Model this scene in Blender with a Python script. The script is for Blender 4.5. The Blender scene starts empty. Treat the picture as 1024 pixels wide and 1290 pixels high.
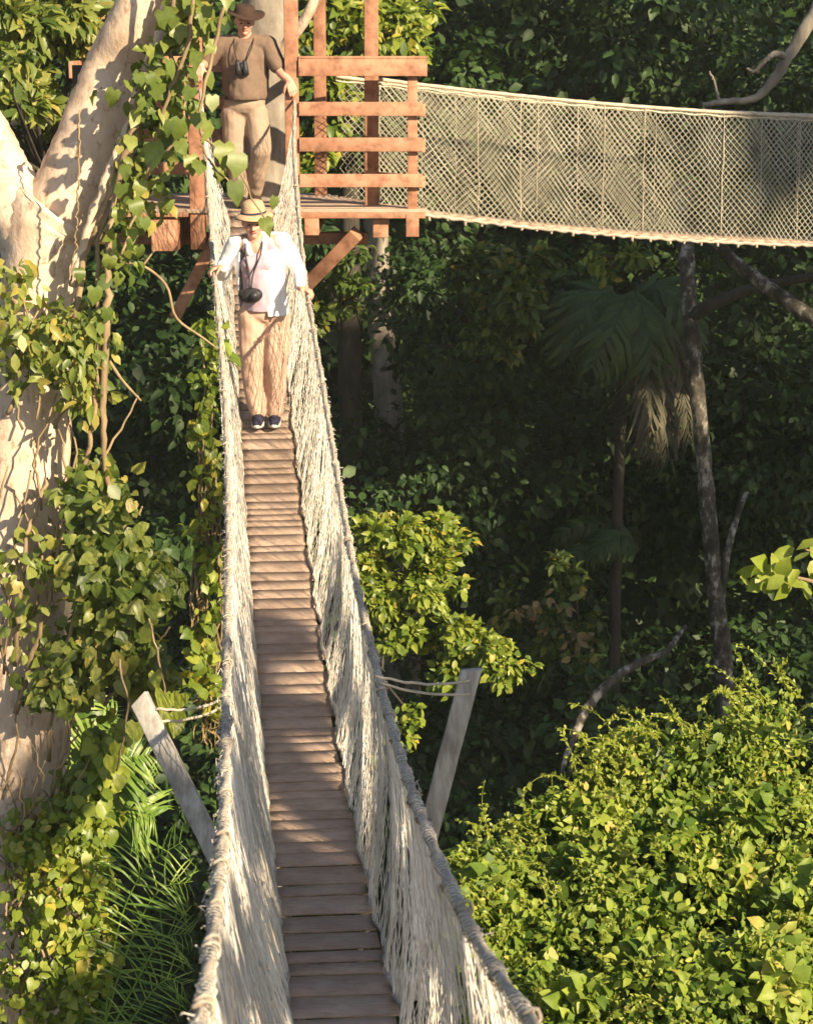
import bpy, bmesh, math, random
import numpy as np
from mathutils import Vector, Matrix, noise as mnoise
rng = np.random.default_rng(11); random.seed(5)
S = bpy.context.scene
COL = S.collection
R = math.radians

# ------------------------------------------------------------------ camera geometry
PIT = R(12.4); F = 2800.0
fw = np.array([0, math.cos(PIT), -math.sin(PIT)]); upv = np.array([0, math.sin(PIT), math.cos(PIT)]); rt = np.array([1., 0, 0])
def at(px, py, y):
    """world point at distance y in front of the lookout, in the direction of photo position px,py"""
    d = fw + rt*(px-512)/F + upv*(645-py)/F
    return d*(y/d[1])
def ppm(y): return F/(y*1.0)          # photo pixels per metre, roughly

# ------------------------------------------------------------------ helpers
def tag(o, label=None, cat=None, group=None, kind=None):
    if label: o['label'] = label
    if cat: o['category'] = cat
    if group: o['group'] = group
    if kind: o['kind'] = kind
    return o
def empty(name, loc, label, cat, group=None):
    o = bpy.data.objects.new(name, None); COL.objects.link(o); o.location = loc; o.empty_display_size = .2
    return tag(o, label, cat, group)

class MB:
    """collects vertices and faces; built as ONE mesh object"""
    def __init__(s): s.v = []; s.f = []; s.t = []; s.n = 0
    def add(s, V, Fc, tint=None):
        V = np.asarray(V, float); m = len(V)
        s.v.append(V); 
        if tint is None: tint = np.zeros(m)
        elif np.isscalar(tint): tint = np.full(m, float(tint))
        s.t.append(tint)
        for arr in (Fc if isinstance(Fc, list) and len(Fc) and isinstance(Fc[0], np.ndarray) and Fc[0].ndim == 2 else [np.asarray(Fc)]):
            s.f.append(arr + s.n)
        s.n += m
    def tube(s, P, rad, n=6, tint=None, cap=True, lump=0.0):
        P = np.asarray(P, float); m = len(P)
        rad = np.full(m, rad) if np.isscalar(rad) else np.asarray(rad, float)
        T = np.gradient(P, axis=0); T /= np.linalg.norm(T, axis=1)[:, None] + 1e-9
        ref = np.array([0, 0, 1.]) if abs(T[:, 2]).mean() < .8 else np.array([1., 0, 0])
        A = np.cross(T, ref); A /= np.linalg.norm(A, axis=1)[:, None] + 1e-9
        B = np.cross(T, A)
        ang = np.arange(n)*2*math.pi/n
        rr = rad[:, None]*np.ones(n)
        if lump: rr = rr*(1+lump*rng.uniform(-1, 1, (m, n)))
        V = P[:, None, :] + rr[:, :, None]*(np.cos(ang)[None, :, None]*A[:, None, :] + np.sin(ang)[None, :, None]*B[:, None, :])
        i = np.arange(m-1)[:, None]*n; k = np.arange(n)[None, :]; k2 = (k+1) % n
        Q = np.stack([i+k, i+k2, i+n+k2, i+n+k], -1).reshape(-1, 4)
        if isinstance(tint, tuple): tint = np.repeat(np.linspace(tint[0], tint[1], m), n)
        fl = [Q]
        V = V.reshape(-1, 3)
        if cap and n <= 4 and n > 2:
            c0 = np.arange(n)[None, ::-1]; c1 = (np.arange(n)+(m-1)*n)[None, :]
            fl += [c0, c1]
        elif cap:
            V = np.vstack([V, P[0], P[-1]]); a = m*n
            kk = np.arange(n)
            fl += [np.stack([np.full(n, a), (kk+1) % n, kk], -1), np.stack([np.full(n, a+1), kk+(m-1)*n, (kk+1) % n+(m-1)*n], -1)]
            if tint is not None and not np.isscalar(tint): tint = np.concatenate([tint, [tint[0], tint[-1]]])
        s.add(V, fl, tint)
    def beam(s, p0, p1, w, h, up=(0, 0, 1), tint=None):
        p0 = np.array(p0, float); p1 = np.array(p1, float); d = p1-p0; L = np.linalg.norm(d); d /= L
        u = np.array(up, float); sd = np.cross(d, u); sd /= np.linalg.norm(sd); u = np.cross(sd, d)
        V = []
        for e in (p0, p1):
            for a, b in ((-1, -1), (1, -1), (1, 1), (-1, 1)): V.append(e+sd*a*w/2+u*b*h/2)
        s.add(V, np.array([[0, 1, 2, 3], [7, 6, 5, 4], [0, 4, 5, 1], [1, 5, 6, 2], [2, 6, 7, 3], [3, 7, 4, 0]]), tint)
    def build(s, name, mat, parent=None, smooth=False, bevel=0, origin=None):
        me = bpy.data.meshes.new(name)
        V = np.vstack(s.v).astype(np.float32)
        if origin is not None: V = V-np.array(origin, np.float32)
        elif parent is not None: V = V-np.array(parent.matrix_basis.translation if parent.parent is None else (parent.matrix_basis.translation+parent.parent.matrix_basis.translation), np.float32)
        tot = np.concatenate([np.full(len(f), f.shape[1], np.int32) for f in s.f])
        idx = np.concatenate([f.reshape(-1) for f in s.f]).astype(np.int32)
        st = np.concatenate([[0], np.cumsum(tot)[:-1]]).astype(np.int32)
        me.vertices.add(len(V)); me.vertices.foreach_set('co', V.ravel())
        me.loops.add(len(idx)); me.loops.foreach_set('vertex_index', idx)
        me.polygons.add(len(tot)); me.polygons.foreach_set('loop_start', st)
        try: me.polygons.foreach_set('loop_total', tot)
        except Exception: pass
        if smooth: me.polygons.foreach_set('use_smooth', np.ones(len(tot), bool))
        a = me.attributes.new('tint', 'FLOAT', 'POINT'); a.data.foreach_set('value', np.concatenate(s.t).astype(np.float32))
        me.update(calc_edges=True)
        me.materials.append(mat)
        o = bpy.data.objects.new(name, me); COL.objects.link(o)
        if origin is not None: o.location = origin
        if parent is not None: o.parent = parent
        if bevel:
            b = o.modifiers.new('b', 'BEVEL'); b.width = bevel; b.segments = 2; b.limit_method = 'ANGLE'
        return o

def spline(pts, n):
    """Catmull-Rom through rows of pts (any width)"""
    P = np.asarray(pts, float); m = len(P)
    if m == 2: 
        t = np.linspace(0, 1, n)[:, None]; return P[0]*(1-t)+P[1]*t
    E = np.vstack([2*P[0]-P[1], P, 2*P[-1]-P[-2]])
    out = []
    for u in np.linspace(0, m-1-1e-6, n):
        i = int(u); t = u-i; a, b, c, d = E[i], E[i+1], E[i+2], E[i+3]
        out.append(.5*((2*b)+(-a+c)*t+(2*a-5*b+4*c-d)*t*t+(-a+3*b-3*c+d)*t**3))
    return np.array(out)
def unit(a): return a/(np.linalg.norm(a, axis=-1, keepdims=True)+1e-9)

# ------------------------------------------------------------------ leaves
LEAF = {}
LEAF['simple'] = (np.array([[0, 0, 0], [.3, .42, .05], [0, 1, -.05], [-.3, .42, .05]]), [np.array([[0, 1, 2], [0, 2, 3]])])
LEAF['oval'] = (np.array([[0, 0, 0], [0, .5, .0], [0, 1, -.12], [.22, .25, .05], [.25, .62, .04], [-.22, .25, .05], [-.25, .62, .04]]),
                [np.array([[0, 3, 4, 1], [0, 1, 6, 5]]), np.array([[1, 4, 2], [1, 2, 6]])])
LEAF['heart'] = (np.array([[0, .1, 0], [0, .5, 0], [0, 1.05, -.14], [.22, -.06, .02], [.47, .16, .07], [.46, .5, .05], [.24, .82, -.02],
                           [-.22, -.06, .02], [-.47, .16, .07], [-.46, .5, .05], [-.24, .82, -.02]]),
                 [np.array([[0, 3, 4, 1], [1, 4, 5, 6], [0, 1, 8, 7], [1, 10, 9, 8]]), np.array([[1, 6, 2], [1, 2, 10]])])
LEAF['lobed'] = (np.array([[0, .08, 0], [0, .45, .02], [0, 1.08, -.2], [.2, -.08, .0], [.43, .05, -.03], [.43, .28, .06], [.46, .55, -.02], [.27, .76, .0],
                           [-.2, -.08, .0], [-.43, .05, -.03], [-.43, .28, .06], [-.46, .55, -.02], [-.27, .76, .0]]),
                 [np.array([[0, 3, 4, 5], [1, 5, 6, 7], [0, 10, 9, 8], [1, 12, 11, 10]]), np.array([[0, 5, 1], [1, 7, 2], [0, 1, 10], [1, 2, 12]])])
LEAF['blade'] = (np.array([[-.03, 0, 0], [.03, 0, 0], [-.04, .35, .05], [.04, .35, .05], [-.03, .7, -.04], [.03, .7, -.04], [0, .95, -.27]]),
                 [np.array([[0, 1, 3, 2], [2, 3, 5, 4]]), np.array([[4, 5, 6]])])
def scatter(mb, kind, pos, d, n, size, tint=None, wid=1.0):
    V, Fs = LEAF[kind]; N = len(pos)
    if N == 0: return
    a = unit(d); n = n-(n*a).sum(1)[:, None]*a; n = unit(n); sd = np.cross(a, n)
    size = np.broadcast_to(size, (N,))[:, None, None]
    zc = rng.uniform(.2, 3.0, N)[:, None, None]; xc = rng.uniform(.72, 1.12, N)[:, None, None]; sk = rng.normal(0, .16, N)[:, None, None]
    W = (V[None, :, 0, None]*wid*xc*sd[:, None, :] + V[None, :, 1, None]*a[:, None, :] + (V[None, :, 2, None]*zc+V[None, :, 0, None]*V[None, :, 1, None]*sk)*n[:, None, :])*size + pos[:, None, :]
    m = len(V); off = (np.arange(N)*m)[:, None, None]
    if tint is None: tint = rng.random(N)
    mb.add(W.reshape(-1, 3), [(f[None]+off).reshape(-1, f.shape[1]) for f in Fs], np.repeat(tint, m))
def rnd(N, s=1.0): return rng.normal(0, s, (N, 3))
def clumps(mb, kind, centre, radii, nc, nl, size, cr=.35, shell=.5, tint0=0, tint1=1, face=(0, -.1, .5), wid=1.0, droop=.4, jitter=.6):
    """leafy crown: nc clumps of nl leaves in an ellipsoid; leaf clumps leave uneven gaps between them"""
    c = np.array(centre); r = np.array(radii)
    u = unit(rnd(nc)); rad = rng.uniform(shell, 1, nc)[:, None]**.7
    cc = c+u*rad*r
    for k in range(nc):
        n_ = int(nl*rng.uniform(.5, 1.4)); g = rnd(n_); g = unit(g)*rng.random(n_)[:, None]**.4
        q = cr*rng.uniform(.6, 1.3); p = cc[k]+g*np.array([q, q, q*.7])
        out = unit(g+.6*u[k])
        nrm = unit(out*.5+np.array(face)+rnd(n_, jitter*.6)); d = unit(out+rnd(n_, .6)-np.array([0, 0, droop]))
        t0 = rng.uniform(-.18, .18)
        scatter(mb, kind, p, d, nrm, size*rng.uniform(.6, 1.25, n_), np.clip(tint0+(tint1-tint0)*(rng.random(n_))+t0, 0, 1), wid)
    return cc

# ------------------------------------------------------------------ materials
def newmat(name):
    m = bpy.data.materials.new(name); m.use_nodes = True; nt = m.node_tree; nt.nodes.clear()
    out = nt.nodes.new('ShaderNodeOutputMaterial'); return m, nt, out
def ramp(nt, stops, fac):
    r = nt.nodes.new('ShaderNodeValToRGB'); el = r.color_ramp.elements
    while len(el) < len(stops): el.new(.5)
    for e, (p, c) in zip(el, stops): e.position = p; e.color = (*c, 1)
    nt.links.new(fac, r.inputs[0]); return r.outputs[0]
def noise_n(nt, scale, stretch=(1, 1, 1), detail=5, rough=.6, dist=0):
    tc = nt.nodes.new('ShaderNodeTexCoord'); mp = nt.nodes.new('ShaderNodeMapping'); mp.inputs['Scale'].default_value = stretch
    n = nt.nodes.new('ShaderNodeTexNoise'); n.inputs['Scale'].default_value = scale; n.inputs['Detail'].default_value = detail
    n.inputs['Roughness'].default_value = rough; n.inputs['Distortion'].default_value = dist
    nt.links.new(tc.outputs['Object'], mp.inputs[0]); nt.links.new(mp.outputs[0], n.inputs[0]); return n.outputs[0]
def leafmat(name, stops, trans=.35, rough=.45, spec=.35):
    m, nt, out = newmat(name)
    at_ = nt.nodes.new('ShaderNodeAttribute'); at_.attribute_name = 'tint'
    c = ramp(nt, stops, at_.outputs['Fac'])
    nz = noise_n(nt, 30, detail=2)
    mx = nt.nodes.new('ShaderNodeMix'); mx.data_type = 'RGBA'; mx.blend_type = 'MULTIPLY'; mx.inputs[0].default_value = .5
    nt.links.new(c, mx.inputs[6]); nt.links.new(ramp(nt, [(.3, (.6, .6, .6)), (.7, (1.15, 1.15, 1.1))], nz), mx.inputs[7])
    p = nt.nodes.new('ShaderNodeBsdfPrincipled'); p.inputs['Roughness'].default_value = rough; p.inputs['Specular IOR Level'].default_value = spec
    t = nt.nodes.new('ShaderNodeBsdfTranslucent'); ms = nt.nodes.new('ShaderNodeMixShader'); ms.inputs[0].default_value = trans
    g = nt.nodes.new('ShaderNodeMix'); g.data_type = 'RGBA'; g.blend_type = 'MULTIPLY'; g.inputs[0].default_value = 1; g.inputs[7].default_value = (1.3, 1.4, .5, 1)
    nt.links.new(mx.outputs[2], g.inputs[6]); nt.links.new(g.outputs[2], t.inputs[0])
    nt.links.new(mx.outputs[2], p.inputs['Base Color'])
    nt.links.new(p.outputs[0], ms.inputs[1]); nt.links.new(t.outputs[0], ms.inputs[2]); nt.links.new(ms.outputs[0], out.inputs[0])
    return m
def surf(name, stops, scale=8, stretch=(1, 1, 1), rough=.8, bump=.3, bscale=None, bdist=.01, tintamt=0, spec=.3, dist=0, detail=6, noise2=None):
    m, nt, out = newmat(name)
    p = nt.nodes.new('ShaderNodeBsdfPrincipled'); p.inputs['Roughness'].default_value = rough; p.inputs['Specular IOR Level'].default_value = spec
    c = ramp(nt, stops, noise_n(nt, scale, stretch, detail, .65, dist))
    if noise2:
        sc, st, stops2 = noise2
        mx = nt.nodes.new('ShaderNodeMix'); mx.data_type = 'RGBA'; mx.blend_type = 'MULTIPLY'; mx.inputs[0].default_value = 1
        nt.links.new(c, mx.inputs[6]); nt.links.new(ramp(nt, stops2, noise_n(nt, sc, st, 4)), mx.inputs[7]); c = mx.outputs[2]
    if tintamt:
        a = nt.nodes.new('ShaderNodeAttribute'); a.attribute_name = 'tint'
        mx = nt.nodes.new('ShaderNodeMix'); mx.data_type = 'RGBA'; mx.blend_type = 'MULTIPLY'; mx.inputs[0].default_value = 1
        lo = 1-tintamt; hi = 1+tintamt
        nt.links.new(c, mx.inputs[6]); nt.links.new(ramp(nt, [(0, (lo, lo, lo)), (1, (hi, hi, hi))], a.outputs['Fac']), mx.inputs[7]); c = mx.outputs[2]
    nt.links.new(c, p.inputs['Base Color'])
    if bump:
        b = nt.nodes.new('ShaderNodeBump'); b.inputs['Strength'].default_value = bump; b.inputs['Distance'].default_value = bdist
        nt.links.new(noise_n(nt, bscale or scale*3, stretch, 6), b.inputs['Height']); nt.links.new(b.outputs[0], p.inputs['Normal'])
    nt.links.new(p.outputs[0], out.inputs[0]); return m
M = {}
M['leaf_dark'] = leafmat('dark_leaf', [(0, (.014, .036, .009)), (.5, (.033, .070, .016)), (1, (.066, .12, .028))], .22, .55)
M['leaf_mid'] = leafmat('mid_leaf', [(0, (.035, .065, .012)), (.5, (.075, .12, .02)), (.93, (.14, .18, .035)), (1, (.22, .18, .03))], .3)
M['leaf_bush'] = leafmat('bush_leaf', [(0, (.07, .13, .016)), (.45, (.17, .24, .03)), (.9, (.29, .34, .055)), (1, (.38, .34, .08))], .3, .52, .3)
M['leaf_vine'] = leafmat('vine_leaf', [(0, (.07, .115, .02)), (.5, (.17, .215, .045)), (.9, (.27, .29, .07)), (1, (.34, .29, .07))], .36, .42, .4)
M['leaf_bright'] = leafmat('bright_leaf', [(0, (.07, .125, .015)), (.5, (.18, .24, .03)), (.985, (.31, .34, .055)), (1, (.38, .33, .05))], .35, .42, .4)
M['leaf_dead'] = leafmat('dead_leaf', [(0, (.10, .075, .04)), (.6, (.2, .15, .08)), (1, (.32, .23, .10))], .2, .7, .2)
M['leaf_grey'] = leafmat('withered_frond', [(0, (.07, .07, .05)), (1, (.20, .18, .125))], .15, .8, .1)
M['leaf_palm'] = leafmat('palm_leaf', [(0, (.07, .14, .02)), (.5, (.15, .26, .04)), (1, (.27, .36, .08))], .3, .4, .4)
M['bark_pale'] = surf('pale_bark', [(.28, (.42, .30, .21)), (.42, (.56, .42, .31)), (.58, (.64, .50, .39)), (.75, (.72, .60, .48))], 5, (1, 1, .6), .85, .5, 14, .02,
                      noise2=(22, (1, 1, .5), [(.32, (.62, .54, .48)), (.46, (1, 1, 1))]))
M['bark_mottled'] = surf('mottled_bark', [(.40, (.03, .027, .02)), (.53, (.09, .08, .065)), (.62, (.34, .31, .27))], 9, (1, 1, .6), .9, .5, 20, .02)
M['bark_grey'] = surf('grey_bark', [(.3, (.13, .11, .09)), (.55, (.25, .22, .18)), (.75, (.36, .33, .27))], 7, (1, 1, .4), .9, .5, 18, .02)
M['bark_dark'] = surf('dark_bark', [(.3, (.02, .018, .014)), (.7, (.07, .06, .045))], 8, (1, 1, .3), .9, .5, 18, .02)
M['stem'] = surf('vine_stem', [(.3, (.16, .11, .06)), (.7, (.32, .24, .14))], 14, (1, 1, .3), .8, .3)
M['stem_green'] = surf('green_stem', [(.3, (.12, .16, .04)), (.7, (.28, .30, .09))], 14, (1, 1, .3), .7, .2)
M['wood_red'] = surf('red_timber', [(.25, (.25, .115, .065)), (.5, (.375, .185, .112)), (.75, (.45, .25, .16))], 4, (1, 1, 1), .75, .3, 30, .004, tintamt=.14,
                     noise2=(11, (1, 1, 1), [(.32, (.58, .55, .52)), (.55, (1.05, 1.05, 1.05))]))
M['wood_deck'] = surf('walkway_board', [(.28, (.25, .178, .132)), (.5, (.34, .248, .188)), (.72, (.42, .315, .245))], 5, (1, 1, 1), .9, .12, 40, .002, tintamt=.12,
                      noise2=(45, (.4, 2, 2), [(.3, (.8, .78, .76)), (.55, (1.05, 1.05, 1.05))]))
M['wood_grey'] = surf('weathered_board', [(.3, (.23, .21, .185)), (.5, (.35, .33, .30)), (.75, (.46, .44, .40))], 7, (3, 3, .6), .85, .4, 40, .004,
                      noise2=(30, (1, 1, .25), [(.35, (.68, .67, .65)), (.6, (1.05, 1.05, 1.05))]))
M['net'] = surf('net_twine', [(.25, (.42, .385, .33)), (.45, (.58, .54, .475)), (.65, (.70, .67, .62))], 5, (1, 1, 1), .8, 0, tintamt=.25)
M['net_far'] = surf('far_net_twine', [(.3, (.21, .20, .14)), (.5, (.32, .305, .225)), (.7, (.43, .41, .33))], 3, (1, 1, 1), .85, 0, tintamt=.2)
M['rope'] = surf('weathered_rope', [(.3, (.25, .21, .16)), (.55, (.38, .33, .265)), (.75, (.50, .45, .37))], 12, (1, 1, 1), .9, .6, 50, .006)
M['rope_pale'] = surf('pale_rope', [(.3, (.34, .29, .21)), (.7, (.52, .46, .36))], 18, (1, 1, 1), .9, .4, 60, .004)
M['ground'] = surf('forest_floor', [(.3, (.02, .018, .010)), (.55, (.045, .04, .02)), (.75, (.05, .06, .02))], .8, (1, 1, 1), .95, .8, 4, .1)

# ------------------------------------------------------------------ ground
GZ = -17.0
def ground_z(x, y):
    h = GZ + 1.2*math.sin(x*.11+1)*math.cos(y*.09) + .5*math.sin(x*.5)*math.sin(y*.43+2)
    if y > 52: h += (min(y, 110)-52)*.45
    return h
mb = MB(); xs = np.concatenate([np.linspace(-500, -45, 12), np.linspace(-40, 40, 50), np.linspace(45, 500, 12)]); ys = np.concatenate([np.linspace(-300, -25, 10), np.linspace(-20, 80, 60), np.linspace(85, 700, 14)])
V = [(x, y, ground_z(x, y)) for y in ys for x in xs]; nx = len(xs)
Fq = [(j*nx+i, j*nx+i+1, (j+1)*nx+i+1, (j+1)*nx+i) for j in range(len(ys)-1) for i in range(nx-1)]
mb.add(V, np.array(Fq)); g = mb.build('ground', M['ground'], smooth=True); tag(g, kind='structure')

# ================================================================== NEAR SUSPENSION BRIDGE
PZ = -1.53           # platform floor level
LB = 18.9
def deck_z(h): return -1.60 + .07*h/LB - 1.88*4*h*(LB-h)/LB**2
def deck_x(h): return -.238 - .0935*(h-7.3)
# hand ropes, traced where they hang (distance, x, height above the boards)
def solve_rope(pts, hgt):
    out = []
    for (px, py) in pts:
        lo, hi = 1.0, 19.3
        best = None
        for h in np.linspace(1.5, 18.9, 1200):
            z = deck_z(h)+hgt(h); p = at(px, py, h)
            e = abs(p[2]-z)
            if best is None or e < best[0]: best = (e, h, p[0], z)
        out.append((best[2], best[1], best[3]))
    return np.array(out)
ropeL_pts = [(258, 190), (264, 270), (269, 335), (275, 400), (283, 500), (287, 600), (288, 700), (286, 800), (285, 890), (284, 980), (281, 1060), (272, 1140), (262, 1230), (252, 1300)]
ropeR_pts = [(370, 190), (377, 280), (384, 350), (394, 410), (405, 475), (416, 545), (427, 610), (439, 680), (452, 750), (468, 815), (485, 885), (505, 955), (527, 1020), (552, 1080), (582, 1150), (618, 1215), (672, 1290)]
hL = lambda h: 1.06 + .07*math.exp(-((h-15)/1.6)**2)
hR = lambda h: 1.03
RL = solve_rope(ropeL_pts, hL); RR = solve_rope(ropeR_pts, hR)
RL = np.vstack([at(252, 112, 18.88), RL, [RL[-1][0]+.04, 2.2, deck_z(2.2)+1.06]])
RR = np.vstack([at(371, 126, 18.88), RR, [RR[-1][0]+.10, 2.2, deck_z(2.2)+1.03]])
def rope_at(Rp, h):
    o = np.argsort(Rp[:, 1]); return np.array([np.interp(h, Rp[o, 1], Rp[o, 0]), h, np.interp(h, Rp[o, 1], Rp[o, 2])])
# smooth the traced ropes
def smoothed(Rp):
    hs = np.linspace(2.2, 18.9, 168); P = np.array([rope_at(Rp, h) for h in hs])
    for _ in range(6): P[1:-1] = .25*P[:-2]+.5*P[1:-1]+.25*P[2:]
    return P
RLs, RRs = smoothed(RL), smoothed(RR)
bridge = empty('rope_bridge', (deck_x(10), 10, deck_z(10)), 'long sagging rope walkway with netted sides and worn boards running away below the viewer', 'bridge')
# deck boards
mb = MB(); h = 2.2; DW = .19
while h < 18.82:
    w = random.choice([.09, .11, .13, .15, .17]) if h > 8.7 else random.choice([.11, .14, .17, .2])
    if h > 17.6: w = .2
    gap = random.choice([.002, .003, .004, .006])
    if h < 11: gap += .004
    if h < 8.6: gap += random.uniform(.008, .022)
    h1 = min(h+w, 18.86)
    c0 = np.array([deck_x(h), h, deck_z(h)]); c1 = np.array([deck_x(h1), h1, deck_z(h1)])
    c = (c0+c1)/2; d = unit(c1-c0); sk = random.uniform(-.03, .03); half = DW+random.uniform(-.02, .02)
    side = unit(np.array([1, .0935+sk, random.uniform(-.01, .01)])); nrm = unit(np.cross(side, d)); 
    c = c+nrm*random.uniform(-.0012, .0012)
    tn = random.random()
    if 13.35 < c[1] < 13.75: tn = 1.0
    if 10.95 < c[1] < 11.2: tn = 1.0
    ns = 7; V = []; W2 = (h1-h)/2
    for i in range(ns):
        s_ = -half+2*half*i/(ns-1)
        e0 = random.uniform(0, .003); e1 = random.uniform(-.003, 0)
        for (a, b) in ((-W2+e0, .0035), (W2+e1, .0035), (W2+e1, -.0035), (-W2+e0, -.0035)):
            V.append(c+side*s_+d*a+nrm*(b+random.uniform(-.0008, .0008)))
    Fc = []
    for i in range(ns-1):
        for k in range(4): Fc.append((i*4+k, i*4+(k+1) % 4, (i+1)*4+(k+1) % 4, (i+1)*4+k))
    Fc.append((3, 2, 1, 0)); Fc.append(((ns-1)*4, (ns-1)*4+1, (ns-1)*4+2, (ns-1)*4+3))
    mb.add(V, np.array(Fc), tn)
    h = h1+gap
mb.build('deck', M['wood_deck'], bridge)
# bearer cables below the boards
for sx in (-.14, .14):
    mb = MB(); hs = np.linspace(2, 18.8, 60)
    mb.tube([(deck_x(h)+sx, h, deck_z(h)-.032) for h in hs], .013, 6); mb.build('bearer_cable', M['rope'], bridge, True)
# nets
def make_net(rope, sgn, seed):
    r_ = np.random.default_rng(seed); mb = MB()
    hs0, hs1 = 2.3, 18.7
    def top(h): 
        return np.stack([np.interp(h, rope[:, 1], rope[:, 0]), h, np.interp(h, rope[:, 1], rope[:, 2])], -1)
    def bot(h):
        am = .35 if sgn < 0 else .7
        b = np.array([deck_x(h)+sgn*((.178 if sgn < 0 else .192)+am*.012*np.sin(h*9)+am*.01*np.sin(h*23+1)), h, np.array([deck_z(q) for q in h])+.012]).T; return b
    def surfp(h, v, layer):
        p = bot(h)*(1-v)[:, None]+top(h)*v[:, None]
        bul = np.sin(np.pi*v)*(.014*np.sin(h*7.3+seed)+.010*np.sin(h*19+2*v+seed)+.007*np.sin(h*41+3*v)) 
        p[:, 0] += sgn*(.035*np.sin(np.pi*v)) + bul + layer*.02*np.sin(np.pi*np.clip(v, .05, 1))
        p[:, 2] -= .02*np.sin(np.pi*v)*(1+np.sin(h*13+seed))
        return p
    for layer in (0, 1):
        cw = .034 if layer == 0 else .11
        for fam in (-1, 1):
            h0 = hs0-.6
            while h0 < hs1+.6:
                v = np.linspace(0, 1, 15); slope = .26+.09*math.sin(h0*3+layer)
                hh = h0+fam*slope*(v-.5)*1.0 + .006*r_.standard_normal(15)
                ok = (hh > hs0) & (hh < hs1)
                if ok.sum() > 2:
                    P = surfp(hh[ok], v[ok], layer) + r_.normal(0, .0016, (ok.sum(), 3))
                    mb.tube(P, .0013+.0007*r_.random(), 3, tint=float(np.clip(.5+.3*math.sin(h0*2.1)+.25*r_.standard_normal(), 0, 1)), cap=False)
                h0 += cw*r_.uniform(.85, 1.15)
    # frayed loose ends near the hand rope
    for k in range(420):
        h = r_.uniform(hs0, 15); p = top(np.array([h]))[0]+np.array([sgn*.01, 0, r_.uniform(-.06, .01)])
        q = p+np.array([sgn*r_.uniform(-.01, .024), r_.uniform(-.03, .03), r_.uniform(-.035, .012)]); m_ = (p+q)/2+r_.normal(0, .01, 3)
        mb.tube([p, m_, q], .0014, 3, tint=r_.random(), cap=False)
    return mb
for sgn, rope, sd in ((-1, RLs, 3), (1, RRs, 8)):
    make_net(rope, sgn, sd).build('side_net', M['net'], bridge, False)
    mb = MB()
    # rope made of twisted core with lashings
    m_ = 420; idx = np.linspace(0, len(rope)-1, m_); P = np.stack([np.interp(idx, np.arange(len(rope)), rope[:, k]) for k in range(3)], -1)
    rad = .0095+.002*np.sin(np.arange(m_)*.9)
    P2 = P.copy(); P2[:, 0] += .0035*np.sin(np.arange(m_)*.35); P2[:, 2] += .0035*np.cos(np.arange(m_)*.35)
    P3 = P.copy(); P3[:, 0] -= .004*np.sin(np.arange(m_)*.35); P3[:, 2] -= .004*np.cos(np.arange(m_)*.35)
    mb.tube(P2, rad, 6, lump=.2); mb.tube(P3, rad, 6, lump=.2)
    hh = 2.5
    while hh < 17:
        c = rope_at(rope, hh)
        for q in range(random.randint(1, 4)):
            a = np.linspace(0, 2*math.pi, 9); rr = random.uniform(.013, .021); o = random.uniform(-.045, .045)
            mb.tube(np.stack([c[0]+rr*np.cos(a), c[1]+o+.006*np.sin(a*2), c[2]-.004+rr*np.sin(a)], -1), .0045, 5, cap=False)
        hh += random.uniform(.25, .6)
    mb.build('hand_rope', M['rope'], bridge, True)
    mb = MB(); nh = 4600; hh_ = np.linspace(2.3, 18.6, nh); P = np.array([rope_at(rope, q) for q in hh_]); th = np.cumsum(rng.uniform(.55, 1.0, nh)); rr_ = .0155+.003*np.sin(hh_*17)+rng.normal(0, .0012, nh)
    P[:, 0] += rr_*np.cos(th); P[:, 2] += rr_*np.sin(th)-.003; mb.tube(P, .0017, 3, tint=.5, cap=False); mb.build('net_lacing', M['net'], bridge, False)
    mb = MB(); hs = np.linspace(2.4, 18.7, 240)
    mb.tube([(deck_x(h)+sgn*((.182 if sgn < 0 else .196)+(.35 if sgn < 0 else .7)*(.012*math.sin(h*9)+.008*math.sin(h*31))), h, deck_z(h)+.018+.006*math.sin(h*17)) for h in hs], .009, 5, lump=.25)
    mb.build('foot_rope', M['rope'], bridge, True)
# spreader boards with tie ropes
def spreader(top, botm, y_t, y_b, tie_a, tie_b, yt, label):
    p1 = at(*top, y_t); p0 = at(*botm, y_b); mb = MB()
    n = 10; side = None
    d = unit(p1-p0); fr = np.array([0, -1., 0]); sd = unit(np.cross(d, fr)); fr = np.cross(sd, d)
    V = []; w = .072; 
    for i in range(n):
        c = p0+(p1-p0)*i/(n-1)
        for a, b in ((-1, -1), (1, -1), (1, 1), (-1, 1)):
            V.append(c+sd*a*(w/2+random.uniform(-.0015, .0015))+fr*b*.02+(d*.012*a if i == n-1 else 0))
    Fc = [(i*4+k, i*4+(k+1) % 4, (i+1)*4+(k+1) % 4, (i+1)*4+k) for i in range(n-1) for k in range(4)]+[(3, 2, 1, 0), ((n-1)*4, (n-1)*4+1, (n-1)*4+2, (n-1)*4+3)]
    mb.add(V, np.array(Fc)); o = mb.build('spreader_board', M['wood_grey'], bridge, False, .003); o['label'] = label
    for (a, b) in ((tie_a, tie_b), ((tie_a[0], tie_a[1]+16), (tie_b[0]+4, tie_b[1]+8))):
        mb = MB(); q0 = at(*a, y_t-.03); q1 = at(*b, yt); t = np.linspace(0, 1, 14)[:, None]
        P = q0*(1-t)+q1*t; P[:, 2] -= .02*np.sin(np.pi*t[:, 0])
        P += rng.normal(0, .0015, P.shape); mb.tube(P, .0055, 5, lump=.15); mb.build('tie_rope', M['rope_pale'], bridge, True)
yb = 7.75
spreader((594, 843), (536, 1062), yb, yb-.05, (592, 858), (474, 852), rope_at(RRs, yb)[1], 'right weathered grey board splayed outward')
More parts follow.
